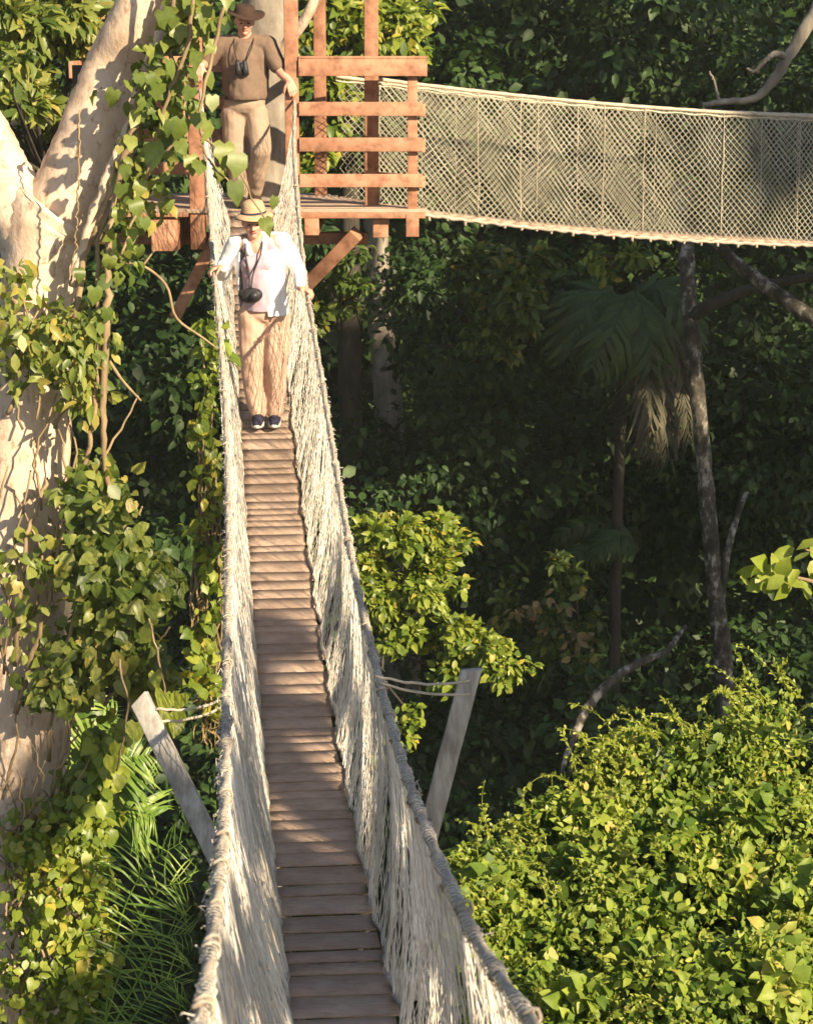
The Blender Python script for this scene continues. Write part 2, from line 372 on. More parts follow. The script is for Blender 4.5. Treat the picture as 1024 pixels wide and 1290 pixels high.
spreader((176, 880), (283, 1096), yb, yb-.25, (196, 893), (287, 879), yb, 'left weathered grey board splayed outward')
mb = MB(); pb = at(283, 1096, yb-.25); pc = at(536, 1062, yb-.05)
zb = deck_z(7.6)-.07
mb.beam((pb[0]+.02, 7.6, zb), (pc[0]+.06, 7.6, zb), .08, .09); mb.build('cross_beam', M['wood_grey'], bridge, False, .004)
for (p, sx) in ((pb, -1), (pc, 1)):
    mb = MB(); mb.beam((p[0]+.0, 7.66, p[2]+.1), (p[0]+(.12 if sx < 0 else -.02), 7.64, zb), .05, .06, up=(0, 1, 0)); mb.build('board_foot', M['wood_grey'], bridge)

# ================================================================== PLATFORM
plat = empty('wooden_platform', (-1.0, 19.6, PZ), 'reddish timber lookout platform with four barred railing above the forest', 'platform')
def part(name, mat='wood_red', bevel=.006, *beams):
    mb = MB()
    for b in beams: mb.beam(*b[:2], b[2], b[3], up=b[4] if len(b) > 4 else (0, 0, 1), tint=random.random())
    return mb.build(name, M[mat], plat, False, bevel)
A = (.05, 18.98); B = (-.30, 19.38); Cc = (-.78, 20.45)
UY = (0, 1, 0)
part('post', 'wood_red', .006, ((-.96, 18.96, PZ-.25), (-.96, 18.96, 1.4), .115, .11, UY))
part('post', 'wood_red', .006, ((-1.77, 18.98, PZ-.35), (-1.77, 18.98, 1.4), .125, .11, UY))
part('post', 'wood_red', .006, ((A[0], A[1], PZ-.02), (A[0], A[1], PZ+1.12), .085, .085, UY))
part('post', 'wood_red', .006, ((B[0], B[1], PZ-.02), (B[0], B[1], 1.6), .12, .11, UY))
part('post', 'wood_red', .006, ((Cc[0], Cc[1], PZ-.02), (Cc[0], Cc[1], 1.6), .11, .11, UY))
part('post', 'wood_red', .006, ((-2.75, 20.4, PZ-.02), (-2.75, 20.4, 1.6), .11, .11, UY))
for i, (z, hgt, ex) in enumerate(((PZ+1.17, .14, .03), (PZ+.83, .115, 0), (PZ+.535, .115, 0), (PZ+.235, .11, 0))):
    part('rail', 'wood_red', .004, ((-.90, 18.905, z), (.135+ex, 18.905, z), .045, hgt))           # front
    part('rail', 'wood_red', .004, ((.145+ex*.5, 18.935, z-.012), (B[0]+.04, 19.46, z-.012), .04, hgt*.9))  # right return
    part('rail', 'wood_red', .004, ((-2.75, 20.48, z), (-1.6, 20.48, z), .045, hgt))
    if i < 3: part('rail', 'wood_red', .004, ((-2.8, 18.93, z-.02), (-2.8, 20.42, z-.02), .04, hgt))
part('rail', 'wood_red', .004, ((-.99, 19.05, PZ+1.15), (-.80, 20.38, PZ+1.15), .04, .1))
# top cap board on the railing corner
part('cap_board', 'wood_red', .004, ((-.90, 18.97, PZ+1.252), (.17, 18.97, PZ+1.252), .16, .02))
mb = MB()
yy = 18.90
while yy < 20.7:
    w = .14
    xr = .17 if yy < 19.0 else (.17+(yy-18.95)*(-.42/.5) if yy < 19.45 else -.22-(yy-19.45)*.48)
    z = PZ-.02+random.uniform(-.002, .002)
    mb.beam((-2.85, yy+w/2, z), (xr, yy+w/2, z), w-.008, .035, tint=random.random()); yy += w
mb.build('floor_boards', M['wood_deck'], plat, False, .003)
part('fascia', 'wood_red', .004, ((-.92, 18.885, PZ-.055), (.16, 18.885, PZ-.055), .035, .05))
part('joist', 'wood_red', .005, ((-.80, 18.84, PZ-.15), (-.80, 20.5, PZ-.15), .12, .14))
part('joist', 'wood_red', .005, ((-.22, 18.95, PZ-.17), (-.22, 20.3, PZ-.17), .13, .16))
part('joist', 'wood_red', .005, ((.05, 18.86, PZ-.14), (.05, 19.3, PZ-.14), .11, .19))
part('joist', 'wood_red', .005, ((-2.04, 18.80, PZ-.22), (-2.04, 20.5, PZ-.22), .22, .26))
part('joist', 'wood_red', .005, ((-1.35, 19.0, PZ-.15), (-1.35, 20.5, PZ-.15), .12, .14))
part('joist', 'wood_red', .005, ((-2.7, 18.95, PZ-.15), (-2.7, 20.5, PZ-.15), .12, .14))
part('cross_beam', 'wood_red', .005, ((-2.9, 19.35, PZ-.29), (-.33, 19.35, PZ-.29), .12, .10))
part('cross_beam', 'wood_red', .005, ((-2.9, 18.87, PZ-.05), (-1.84, 18.87, PZ-.05), .05, .035))
part('cross_beam', 'wood_red', .005, ((-1.70, 18.95, PZ-.10), (-1.02, 18.95, PZ-.10), .05, .12))
part('brace', 'wood_red', .005, ((-.42, 19.05, PZ-.22), (-1.02, 19.5, PZ-.86), .12, .11, UY))
part('brace', 'wood_red', .005, ((-1.62, 19.05, PZ-.25), (-2.0, 19.15, PZ-.95), .10, .10, UY))

# ================================================================== FAR BRIDGE (to the right)
fb = empty('rope_bridge', (1.7, 20.3, -2), 'second rope walkway with diamond netting stretching right from the reddish platform', 'bridge')
u0 = np.array([B[0], B[1], 0]); ud = unit(np.array([.91, .42, 0])); uw = np.array([-.42, .91, 0])
LF = 14.0
def fz(u): return PZ - .00 - .165*u + .0118*u*u
def ftop(u): return PZ + 1.07 - .128*u + .0088*u*u
def fpt(u, off, v): 
    z = fz(u)*(1-v)+ftop(u)*v
    p = u0+ud*np.asarray(u)[..., None]+uw*np.asarray(off)[..., None]; p = np.array(p); p[..., 2] = z; return p
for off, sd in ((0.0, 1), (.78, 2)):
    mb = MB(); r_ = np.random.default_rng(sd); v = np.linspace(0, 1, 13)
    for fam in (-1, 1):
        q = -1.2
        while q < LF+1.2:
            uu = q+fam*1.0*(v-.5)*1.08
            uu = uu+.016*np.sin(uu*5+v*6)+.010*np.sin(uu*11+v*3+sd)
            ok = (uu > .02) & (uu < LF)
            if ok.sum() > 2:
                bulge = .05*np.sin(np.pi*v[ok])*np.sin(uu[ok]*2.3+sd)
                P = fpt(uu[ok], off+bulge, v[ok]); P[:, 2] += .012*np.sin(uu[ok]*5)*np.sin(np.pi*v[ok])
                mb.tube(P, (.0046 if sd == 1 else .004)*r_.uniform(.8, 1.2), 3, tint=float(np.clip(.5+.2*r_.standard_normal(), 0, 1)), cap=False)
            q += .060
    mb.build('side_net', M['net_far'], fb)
    mb = MB(); uu = np.linspace(-.0, LF, 260); P = fpt(uu, np.full(260, off), np.full(260, 1.0)); mb.tube(P, .017, 7, lump=.15)
    P = P.copy(); P[:, 2] -= .035+.006*np.sin(uu*20); mb.tube(P, .009, 5, lump=.2)
    mb.build('hand_rope', M['rope_pale'], fb, True)
    q = .42
    while q < LF:
        mb = MB(); v2 = np.linspace(0, 1, 9); P = fpt(np.full(9, q), np.full(9, off-.012), v2); P += rng.normal(0, .004, P.shape)
        mb.tube(P, .0052, 5, lump=.2); mb.build('hanger_rope', M['rope'] if random.random() < .6 else M['rope_pale'], fb, True)
        q += random.choice([.34, .42, .6, .85])
mb = MB(); q = .05
while q < LF:
    a = fpt(np.array(q), np.array(-.04), 0.0); b = fpt(np.array(q), np.array(.82), 0.0); a[2] -= .012; b[2] -= .012
    mb.beam(a, b, .125, .028, tint=random.random()); q += .14
mb.build('deck', M['wood_deck'], fb)
mb = MB(); uu = np.linspace(0, LF, 300); P = fpt(uu, np.full(300, -.055), np.zeros(300)); P[:, 2] += -.03+.006*np.sin(uu*40); mb.tube(P, .017, 6, lump=.3)
mb.build('edge_rope', M['rope'], fb, True)
q = .1
while q < LF:
    mb = MB(); p = fpt(np.array(q), np.array(-.055), 0.0); p[2] -= .05
    mb.tube([p+np.array([0, 0, .03]), p, p-np.array([0, 0, random.uniform(.005, .03)])], .014, 5, lump=.3); q += random.uniform(.14, .24)
    mb.build('lashing', M['rope'], fb, True)

# ================================================================== TREES
def path_px(pts, y0=None):
    """(px, py, y, radius_in_px) rows -> world path and radii"""
    out = []
    for (px, py, y, r) in pts:
        p = at(px, py, y); out.append((*p, r/F*np.dot(p, fw)))
    return np.array(out)
def limb(mb, pts, n=30, sides=12, lump=.05, wob=.0, tint=None):
    A_ = spline(pts, n); P = A_[:, :3].copy(); 
    if wob: P += rng.normal(0, wob, P.shape)
    mb.tube(P, np.maximum(A_[:, 3], .002), sides, lump=lump, tint=tint)
    return A_
def to_ground(A_, x=None, y=None, r=None):
    p = A_.copy(); return p
def world_trunk(x, y, z0, z1, r0, r1, lean=(0, 0)):
    return np.array([(x, y, z0, r0), (x+lean[0]*.4, y+lean[1]*.4, z0+(z1-z0)*.45, r0*.75+r1*.25), (x+lean[0], y+lean[1], z1, r1)])

# ---- big pale forked tree at left
YT = 13.6
t = empty('forked_tree', (at(0, 1290, YT)[0], YT, GZ), 'thick pale barked tree forking into two limbs at upper left, wrapped in creepers', 'tree')
mb = MB()
main = path_px([(-5, 1500, YT, 78), (5, 1290, YT, 74), (8, 1100, YT, 70), (14, 950, YT, 68), (18, 800, YT, 62), (26, 660, YT, 58), (34, 540, YT, 56), (44, 430, YT, 50), (52, 340, YT, 50), (58, 285, YT, 58), (72, 262, YT, 60)])
base = np.array([(main[0][0]-.1, YT, GZ-.3, .75), (main[0][0]-.06, YT, GZ+2.5, .50), (main[0][0], YT, GZ+6, .42)])
limb(mb, np.vstack([base, main]), 90, 22, .035)
mb.build('trunk', M['bark_pale'], t, True)
mb = MB(); limb(mb, path_px([(60, 300, YT, 44), (88, 245, YT, 48), (112, 190, YT, 46), (130, 130, YT, 41), (148, 80, YT, 37), (172, 25, YT-.1, 34), (196, -40, YT-.1, 32), (225, -160, YT-.1, 28), (240, -400, YT-.2, 22)]), 60, 20, .04)
mb.build('limb', M['bark_pale'], t, True)
mb = MB(); limb(mb, path_px([(52, 310, YT, 46), (24, 262, YT, 42), (2, 215, YT+.05, 36), (-22, 165, YT+.1, 33), (-60, 90, YT+.2, 30), (-110, -40, YT+.3, 26), (-150, -300, YT+.3, 20)]), 50, 20, .04)
mb.build('limb', M['bark_pale'], t, True)
mb = MB(); limb(mb, path_px([(196, -60, YT-.1, 16), (160, -120, YT-.8, 12), (100, -200, YT-1.5, 8)]), 12, 8)
for c in ((150, -330), (20, -420), (-150, -380), (280, -420)):
    pass
mb.build('branch', M['bark_pale'], t, True)
mb = MB()
for (px, py, y, r) in ((0, -420, YT, 1.0), (-240, -380, YT+.5, 1.1), (240, -560, YT+.6, 1.1), (-120, -620, YT, 1.1)):
    clumps(mb, 'oval', at(px, py, y), (r, r, r*.6), 14, 90, .12, .4)
mb.build('crown', M['leaf_vine'], t)
# dark timber collar bolted behind the fork limb
c_ = empty('timber_collar', tuple(at(105, 110, YT+.4)), 'small dark squared timber frame behind the pale limb of the forked tree', 'timber frame')
mb = MB(); mb.beam(at(99, 82, YT+.36), at(101, 142, YT+.36), .07, .06, up=UY); mb.build('upright', M['bark_dark'], c_)
mb = MB(); mb.beam(at(92, 88, YT+.44), at(150, 86, YT+.44), .05, .05); mb.beam(at(92, 137, YT+.44), at(145, 137, YT+.44), .05, .05); mb.build('crosspiece', M['bark_dark'], c_)

def vine_blobs(mb, blobs, kind, face=(.35, -.8, .35), droop=.7, jit=.5, t0=0, t1=1):
    for (px, py, y, rx, ry, ryw, n, sz) in blobs:
        c = at(px, py, y); s = np.dot(c, fw)/F
        g = rnd(n); g = unit(g)*rng.random(n)[:, None]**.45
        p = c+g*np.array([rx*s, ryw, ry*s])
        nrm = unit(np.array(face)+rnd(n, jit)+.3*g); d = unit(rnd(n, .55)+np.array([0, -.1, -droop])+.3*g)
        # clustered tint
        ph = np.sin(p[:, 0]*5+p[:, 2]*3.7)*.15
        szs = sz*rng.uniform(.45, 1.25, n); tn = np.clip(t0+(t1-t0)*rng.random(n)+ph, 0, 1)
        if kind == 'heart':
            q = rng.random(n) < .5; scatter(mb, 'heart', p[q], d[q], nrm[q], szs[q], tn[q]); q = ~q; scatter(mb, 'oval', p[q], d[q], nrm[q], szs[q]*1.05, tn[q], 1.35)
        else: scatter(mb, kind, p, d, nrm, szs, tn)
def stems(mb, lines, n=24, sides=6, wob=.006):
    for pts in lines: limb(mb, path_px(pts), n, sides, .12, wob)

# ---- creepers on the left tree: one plant per mass of leaves
v1 = empty('climbing_vine', tuple(at(60, 430, YT)), 'dense small leaved creeper around the trunk just below the fork', 'vine', 'creepers on the forked tree')
mb = MB(); vine_blobs(mb, [(20, 350, YT-.5, 40, 28, .3, 49, 0.101), (30, 410, YT-.5, 70, 50, .4, 159, 0.097), (95, 430, YT-.45, 55, 60, .3, 345, 0.101), (25, 470, YT-.5, 55, 35, .3, 64, 0.092), (110, 500, YT-.4, 30, 30, .3, 69, 0.109), (-20, 400, YT-.5, 50, 60, .4, 76, 0.101)], 'oval')
mb.build('leaves', M['leaf_vine'], v1)
mb = MB(); stems(mb, [[(10, 520, YT-.45, 3), (60, 440, YT-.5, 3), (110, 380, YT-.4, 2)], [(70, 540, YT-.4, 3), (100, 460, YT-.45, 2.5), (70, 390, YT-.5, 2)]]); mb.build('stem', M['stem'], v1, True)
v2 = empty('climbing_vine', tuple(at(110, 700, YT)), 'broad round leaved creeper bulging right from the middle of the trunk', 'vine', 'creepers on the forked tree')
mb = MB(); vine_blobs(mb, [(120, 620, YT-.5, 55, 60, .3, 195, 0.095), (60, 700, YT-.55, 70, 50, .3, 55, 0.095), (140, 720, YT-.5, 70, 65, .35, 463, 0.102), (185, 740, YT-.4, 42, 45, .25, 159, 0.102), (130, 810, YT-.45, 80, 50, .3, 427, 0.095), (40, 780, YT-.55, 60, 60, .2, 35, 0.095), (15, 700, YT-.55, 40, 60, .2, 20, 0.095), (75, 860, YT-.5, 60, 30, .25, 195, 0.089), (190, 850, YT-.3, 40, 35, .25, 106, 0.108)], 'heart')
mb.build('leaves', M['leaf_vine'], v2)
mb = MB(); stems(mb, [[(60, 960, YT-.4, 3), (80, 820, YT-.5, 3), (130, 700, YT-.5, 2.5), (180, 640, YT-.45, 1.5)], [(20, 900, YT-.5, 4), (60, 760, YT-.5, 3), (90, 640, YT-.5, 2.5), (140, 560, YT-.45, 1.8), (175, 500, YT-.4, 1)], [(130, 890, YT-.4, 3), (170, 840, YT-.4, 2), (215, 790, YT-.4, 1.2)], [(60, 600, YT-.45, 3), (30, 700, YT-.55, 3), (20, 840, YT-.5, 3)]]); mb.build('stem', M['stem'], v2, True)
v3 = empty('climbing_vine', tuple(at(70, 1130, YT)), 'yellow green tangled creeper covering the foot of the trunk at lower left', 'vine', 'creepers on the forked tree')
mb = MB(); vine_blobs(mb, [(60, 1040, YT-.6, 60, 40, .3, 99, 0.082), (110, 1010, YT-.5, 50, 60, .3, 249, 0.095), (130, 940, YT-.45, 30, 50, .25, 106, 0.095), (60, 1130, YT-.6, 60, 70, .35, 194, 0.076), (110, 1200, YT-.55, 40, 60, .3, 302, 0.082), (40, 1250, YT-.6, 70, 60, .35, 188, 0.076), (20, 1060, YT-.6, 40, 40, .3, 52, 0.082), (100, 1290, YT-.5, 40, 50, .3, 159, 0.089), (80, 1080, YT-.75, 60, 80, .2, 463, 0.064), (60, 1220, YT-.75, 75, 80, .2, 247, 0.064), (120, 1120, YT-.6, 30, 60, .2, 159, 0.070)], 'heart', t0=.15)
mb.build('leaves', M['leaf_bright'], v3)
mb = MB()
L_ = []
for k in range(20):
    x0 = random.uniform(0, 85); y0 = random.uniform(520, 1200)
    L_.append([(x0, y0, YT-.48, 1.8), (x0+random.uniform(-18, 18), y0-70, YT-.5, 1.6), (x0+random.uniform(-25, 25), y0-150, YT-.48, 1.2)])
for k in range(34):
    x0 = random.uniform(-10, 110); y0 = random.uniform(1000, 1290)
    L_.append([(x0, y0, YT-.55, 2.2), (x0+random.uniform(-30, 30), y0-40, YT-.7, 1.8), (x0+random.uniform(-40, 40), y0-random.uniform(60, 110), YT-.6, 1)])
stems(mb, L_, 10, 4, .01); mb.build('stem', M['stem'], v3, True)
# ---- hanging large leaved vine in front of the platform
v4 = empty('climbing_vine', tuple(at(240, 100, 13.0)), 'vine with large bright green leaves hanging in front of the man and platform post', 'vine')
mb = MB()
big = [(205, 25, .19), (232, 10, .17), (262, 18, .17), (284, -2, .14), (258, 42, .15), (240, 60, .14), (222, 40, .14), (213, 85, .15), (235, 95, .14), (200, 115, .15), (188, 100, .12), (215, 135, .16), (242, 118, .12), (205, 150, .16), (228, 160, .17), (250, 150, .13), (193, 195, .21), (216, 160, .12), (240, 205, .15), (262, 162, .17), (283, 192, .19), (300, 205, .18), (252, 212, .15), (296, 240, .18), (275, 218, .12), (180, 130, .13), (172, 150, .13), (165, 180, .13), (178, 235, .13), (160, 215, .12), (168, 260, .14), (155, 240, .13), (187, 65, .12), (246, 135, .10), (268, 128, .12), (347, 254, .10), (333, 283, .13), (268, 62, .10), (225, 185, .12), (214, 205, .12), (176, 205, .11), (150, 270, .12), (145, 300, .12), (165, 295, .11), (182, 280, .10), (176, 318, .12), (140, 330, .12), (120, 370, .14), (135, 395, .12), (150, 350, .12), (100, 345, .11), (127, 120, .13), (145, 122, .14), (175, 100, .12), (160, 108, .1), (262, 100, .13), (248, 75, .14), ]
N = len(big); pos = np.array([at(x, y, 13.0+random.uniform(-.3, .2)) for x, y, s in big]); sz = np.array([s*.78 for x, y, s in big])
pos[:, 2] += sz*.4
scatter(mb, 'lobed', pos, unit(rnd(N, .35)+np.array([0, -.25, -1])), unit(rnd(N, .35)+np.array([.3, -.8, .45])), sz, rng.uniform(.1, .75, N))
vine_blobs(mb, [(205, 110, 13.15, 34, 85, .2, 170, .085), (245, 25, 13.15, 40, 40, .2, 80, .09), (170, 220, 13.2, 24, 90, .2, 130, .08), (200, 240, 13.2, 14, 50, .15, 30, .08), (150, 320, 13.2, 25, 50, .2, 40, .10), (235, 20, 13.2, 30, 30, .2, 25, .12)], 'heart', jit=.6)
mb.build('leaves', M['leaf_vine'], v4)
mb = MB(); stems(mb, [[(250, -60, 13, 3), (235, 60, 13, 3), (210, 130, 13, 2.5), (180, 240, 13.1, 2), (150, 330, 13.1, 2)], [(300, -60, 13, 2.5), (270, 60, 13, 2.5), (252, 160, 13, 2), (290, 200, 13, 1.5), (335, 280, 13, 1.2)], [(225, -60, 13, 3), (215, 60, 13.1, 3), (235, 110, 13.1, 2), (225, 170, 13, 2), (200, 200, 13, 1.5)], [(252, 160, 13, 1.5), (262, 200, 13, 1.5), (300, 240, 13, 1.2)]]); mb.build('stem', M['stem'], v4, True)
# ---- lianas (bare stems)
for pts, lab in (([(225, -30, 13.3, 12), (210, 30, 13.3, 11), (185, 90, 13.3, 8), (168, 150, 13.25, 9), (140, 215, 13.2, 7), (112, 290, 13.2, 6), (92, 360, 13.2, 5)], 'thick pale liana lying along the right edge of the fork limb'),
                 ([(185, 90, 13.15, 4), (165, 170, 13.1, 4), (146, 240, 13.1, 4), (137, 330, 13.1, 4), (134, 430, 13.1, 5), (131, 540, 13.1, 4), (138, 640, 13.15, 3)], 'straight brown liana hanging down beside the trunk creeper, thickest of the pair'),
                 ([(172, 130, 13.2, 3), (150, 220, 13.2, 3), (126, 300, 13.2, 3), (124, 400, 13.15, 3), (120, 520, 13.1, 3), (105, 600, 13.1, 3)], 'thin brown liana hanging left of the thicker straight one'),
                 ([(101, 140, 13.0, 1.2), (99, 230, 13.0, 1.2), (96, 300, 13.05, 1.2), (88, 360, 13.1, 1.2)], 'single dark thread like stem hanging down the fork limb'),
                 ([(236, -20, 13.3, 5), (205, 60, 13.3, 5), (178, 150, 13.2, 4), (150, 245, 13.2, 4), (112, 310, 13.2, 4), (95, 400, 13.1, 4)], 'bent liana crossing below the large leaved vine')):
    mb = MB(); limb(mb, path_px(pts), 50, 8, .12, .006)
    o = mb.build('liana', M['bark_pale'] if 'pale' in lab else M['stem'], None, True, origin=tuple(at(*pts[0][:3]))); tag(o, lab, 'liana')
mb = MB(); limb(mb, path_px([(138, 455, 13.2, 2.5), (155, 480, 13.2, 2.2), (178, 505, 13.2, 1.5)]), 10, 5)
limb(mb, path_px([(145, 330, 13.5, 2), (180, 335, 13.6, 2), (210, 360, 13.6, 2), (222, 400, 13.6, 2), (255, 425, 13.6, 1.6), (275, 440, 13.6, 1)]), 24, 5)
limb(mb, path_px([(180, 335, 13.6, 2), (195, 315, 13.6, 1.2)]), 6, 4)
o = mb.build('bare_twigs', M['stem'], None, True, origin=tuple(at(178, 400, 13.5))); tag(o, 'bare curling twigs in the dark gap between trunk and walkway', 'twigs')
# ---- vine curtain along the left rope
v5 = empty('hanging_vine', tuple(at(262, 600, 15.0)), 'narrow curtain of small leaved vine hanging beside the left hand rope', 'vine')
mb = MB(); B_ = []
for k in range(24):
    yy_ = 410+k*21; xx = 262+10*math.sin(k*.9)+(4 if k % 3 else -6); B_.append((xx, yy_, 14.6, 17, 22, .2, 15 if yy_ < 640 else 19, .085))
B_ += [(243, 600, 14.6, 10, 14, .1, 12, .09), (262, 430, 14.6, 14, 30, .2, 26, .09), (250, 830, 14.6, 22, 50, .2, 30, .11)]
vine_blobs(mb, B_, 'heart', jit=.7); mb.build('leaves', M['leaf_bright'], v5)
mb = MB(); L_ = []
for k in range(18):
    x0 = 262+random.uniform(-14, 14); y0 = 400+random.uniform(0, 330)
    L_.append([(x0, y0, 14.7, 1.4), (x0+random.uniform(-10, 8), y0+80, 14.6, 1.6), (x0+random.uniform(-8, 12), y0+160, 14.7, 1.5), (x0+random.uniform(-14, 14), y0+220, 14.6, 1)])
stems(mb, L_, 14, 4, .012); mb.build('stem', M['stem'], v5, True)
mb = MB(); vine_blobs(mb, [(262, 900, 14.6, 14, 40, .15, 55, .13), (268, 800, 14.6, 12, 60, .15, 40, .11)], 'blade', jit=.6, droop=1.2); mb.build('dead_leaves', M['leaf_dead'], v5)
# yellow leaves by left spreader board
v6 = empty('hanging_vine', tuple(at(215, 880, 12.6)), 'few large yellow green leaves dangling beside the left splayed board', 'vine')
mb = MB(); P_ = [(207, 880, .16), (214, 905, .17), (222, 915, .12), (172, 918, .13), (228, 882, .12), (150, 945, .12), (140, 960, .13), (152, 985, .11), (196, 855, .12)]
scatter(mb, 'heart', np.array([at(x, y-10, 11.0) for x, y, s in P_]), unit(rnd(9, .3)+np.array([0, -.2, -1])), unit(rnd(9, .3)+np.array([.3, -.9, .3])), np.array([s*.82 for *_, s in P_]), np.full(9, .85))
mb.build('leaves', M['leaf_bright'], v6)
mb = MB(); stems(mb, [[(190, 780, 11, 1.5), (205, 850, 11, 1.5), (214, 900, 11, 1)], [(150, 830, 11, 1.5), (160, 900, 11, 1.5), (150, 970, 11, 1)]], 12, 4); mb.build('stem', M['stem'], v6, True)

# ---- palms
def frond(root, pts, y, ll, n, mat='leaf_palm', side=(1, 1), droop=.5, name='frond', wid=1.0, tl=(0, 1), rr=.009, face=(.2, -.7, .5)):
    A_ = spline(np.array([at(px, py, yy) for px, py, yy in pts]), 40)
    mb = MB(); mb.tube(A_, np.linspace(rr, rr*.25, 40), 5, tint=.6)
    ts = np.linspace(3, 38, n).astype(int); T = unit(np.gradient(A_, axis=0))
    for sgn, on in ((-1, side[0]), (1, side[1])):
        if not on: continue
        p = A_[ts]+rnd(n, .004); Tt = T[ts]
        sd = unit(np.cross(Tt, np.array(face)[None]))*sgn
        d = unit(sd*1.0+Tt*.65+np.array([0, 0, -droop])+rnd(n, .08))
        prof = np.sin(np.linspace(.5, 2.9, n))*.8+.2
        scatter(mb, 'blade', p, d, unit(np.array(face)[None]+rnd(n, .15)), ll*prof*rng.uniform(.85, 1.1, n), rng.uniform(*tl, n), wid)
    return mb.build(name, M[mat], root)
YP = 12.9
pl = empty('young_palm', tuple(at(105, 1300, YP)), 'sunlit feathery palm arching right of the creeper at lower left', 'palm')
for pts, ll in (([(120, 1300, YP), (140, 1150, YP), (175, 1070, YP-.2), (222, 1035, YP-.3)], .42), ([(115, 1300, YP), (150, 1180, YP), (190, 1100, YP-.1), (235, 1085, YP-.2)], .40), ([(118, 1300, YP), (160, 1220, YP), (195, 1160, YP), (232, 1150, YP-.1)], .36),
                ([(125, 1320, YP), (165, 1250, YP), (200, 1210, YP), (225, 1215, YP)], .32)):
    frond(pl, [(a+8, b+25, c) for a, b, c in pts], YP, ll*.85, 21, side=(1, 1), droop=.45, wid=.5)
mb = MB(); mb.tube([(at(112, 1300, YP)[0], YP, GZ-.2), tuple(at(114, 1330, YP))], [.09, .06], 8); mb.build('trunk', M['bark_dark'], pl, True)
pl2 = empty('young_palm', tuple(at(90, 1000, 15.2)), 'dark green palm fronds with stiff leaflets behind the creeper beside the trunk', 'palm')
for pts in ([(85, 1100, 15.2), (90, 990, 15.2), (110, 930, 15), (150, 900, 15)], [(90, 1100, 15.2), (120, 1000, 15.2), (150, 960, 15), (190, 950, 15)], [(80, 1100, 15.2), (75, 980, 15.2), (85, 900, 15), (100, 850, 15)], [(88, 1110, 15.2), (130, 1040, 15.2), (160, 1020, 15.1), (195, 1030, 15)]):
    frond(pl2, pts, 15.2, .42, 40, droop=.2, wid=1.0)
mb = MB(); mb.tube([(at(85, 1100, 15.2)[0], 15.2, GZ-.2), tuple(at(86, 1110, 15.2))], [.1, .07], 8); mb.build('trunk', M['bark_dark'], pl2, True)

# ---- support tree through the platform
t = empty('support_tree', (-1.2, 20.1, GZ), 'grey mottled trunk rising through the platform behind the man', 'tree')
mb = MB(); limb(mb, np.array([(-1.9, 20.6, GZ-.3, .55), (-1.5, 20.4, -8, .33), (-1.32, 20.2, -3, .27), (-1.22, 20.1, 0, .23), (-1.15, 20.1, 3, .20), (-1.1, 20.2, 7, .15)]), 60, 16, .05); mb.build('trunk', M['bark_grey'], t, True)
mb = MB(); limb(mb, path_px([(340, 80, 20.05, 8), (368, 48, 19.9, 7), (388, 18, 19.8, 7), (400, -10, 19.8, 6), (440, -120, 20, 5), (480, -300, 20.5, 4)]), 20, 8, .08); mb.build('limb', M['bark_pale'], t, True)
mb = MB(); clumps(mb, 'oval', (-1.1, 20.4, 6.5), (2.2, 1.8, 1.2), 22, 90, .13, .55); mb.build('crown', M['leaf_mid'], t)

# ---- sunlit bush crown lower right
t = empty('broad_tree', (at(1000, 1400, 9.5)[0], 9.8, GZ), 'big sunlit leafy treetop with wispy shoots filling the lower right corner', 'tree')
mb = MB()
bush = [(655, 1120, 9.3, 75, 62), (620, 1180, 8.9, 55, 70), (740, 1070, 9.7, 95, 85), (850, 1000, 10.0, 110, 95), (970, 975, 10.3, 110, 88), (1080, 1010, 10.4, 130, 105), (720, 1220, 8.8, 120, 110), (850, 1150, 9.0, 140, 120), (990, 1120, 9.2, 150, 130), (900, 1280, 8.2, 170, 120), (760, 1320, 8.2, 140, 90), (1080, 1250, 8.5, 160, 140), (1200, 1080, 9.8, 180, 170), (1350, 1200, 10, 200, 200), (660, 1260, 8.4, 60, 60), (1060, 1420, 8.2, 220, 140), (850, 1450, 8.0, 200, 130)]
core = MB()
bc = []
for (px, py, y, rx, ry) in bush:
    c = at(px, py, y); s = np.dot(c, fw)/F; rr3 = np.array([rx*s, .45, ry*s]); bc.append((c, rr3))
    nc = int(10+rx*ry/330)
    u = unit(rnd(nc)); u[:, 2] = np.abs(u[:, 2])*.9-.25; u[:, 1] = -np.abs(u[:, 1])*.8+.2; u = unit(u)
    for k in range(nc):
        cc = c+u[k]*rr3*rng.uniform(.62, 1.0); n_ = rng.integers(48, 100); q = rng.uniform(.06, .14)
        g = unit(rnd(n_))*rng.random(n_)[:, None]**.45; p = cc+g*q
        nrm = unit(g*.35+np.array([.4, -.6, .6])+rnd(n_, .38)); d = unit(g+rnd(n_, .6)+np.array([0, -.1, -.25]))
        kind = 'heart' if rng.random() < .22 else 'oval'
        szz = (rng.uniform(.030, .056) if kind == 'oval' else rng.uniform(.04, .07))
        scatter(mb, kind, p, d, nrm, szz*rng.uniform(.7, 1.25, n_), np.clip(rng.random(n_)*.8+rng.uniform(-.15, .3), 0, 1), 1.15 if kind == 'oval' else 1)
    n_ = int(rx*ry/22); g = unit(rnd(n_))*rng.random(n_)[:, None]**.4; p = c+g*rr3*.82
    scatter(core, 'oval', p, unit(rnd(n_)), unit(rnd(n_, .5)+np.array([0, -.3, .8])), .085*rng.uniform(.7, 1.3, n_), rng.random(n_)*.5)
mb.build('crown', M['leaf_bush'], t); core.build('inner_leaves', M['leaf_mid'], t)
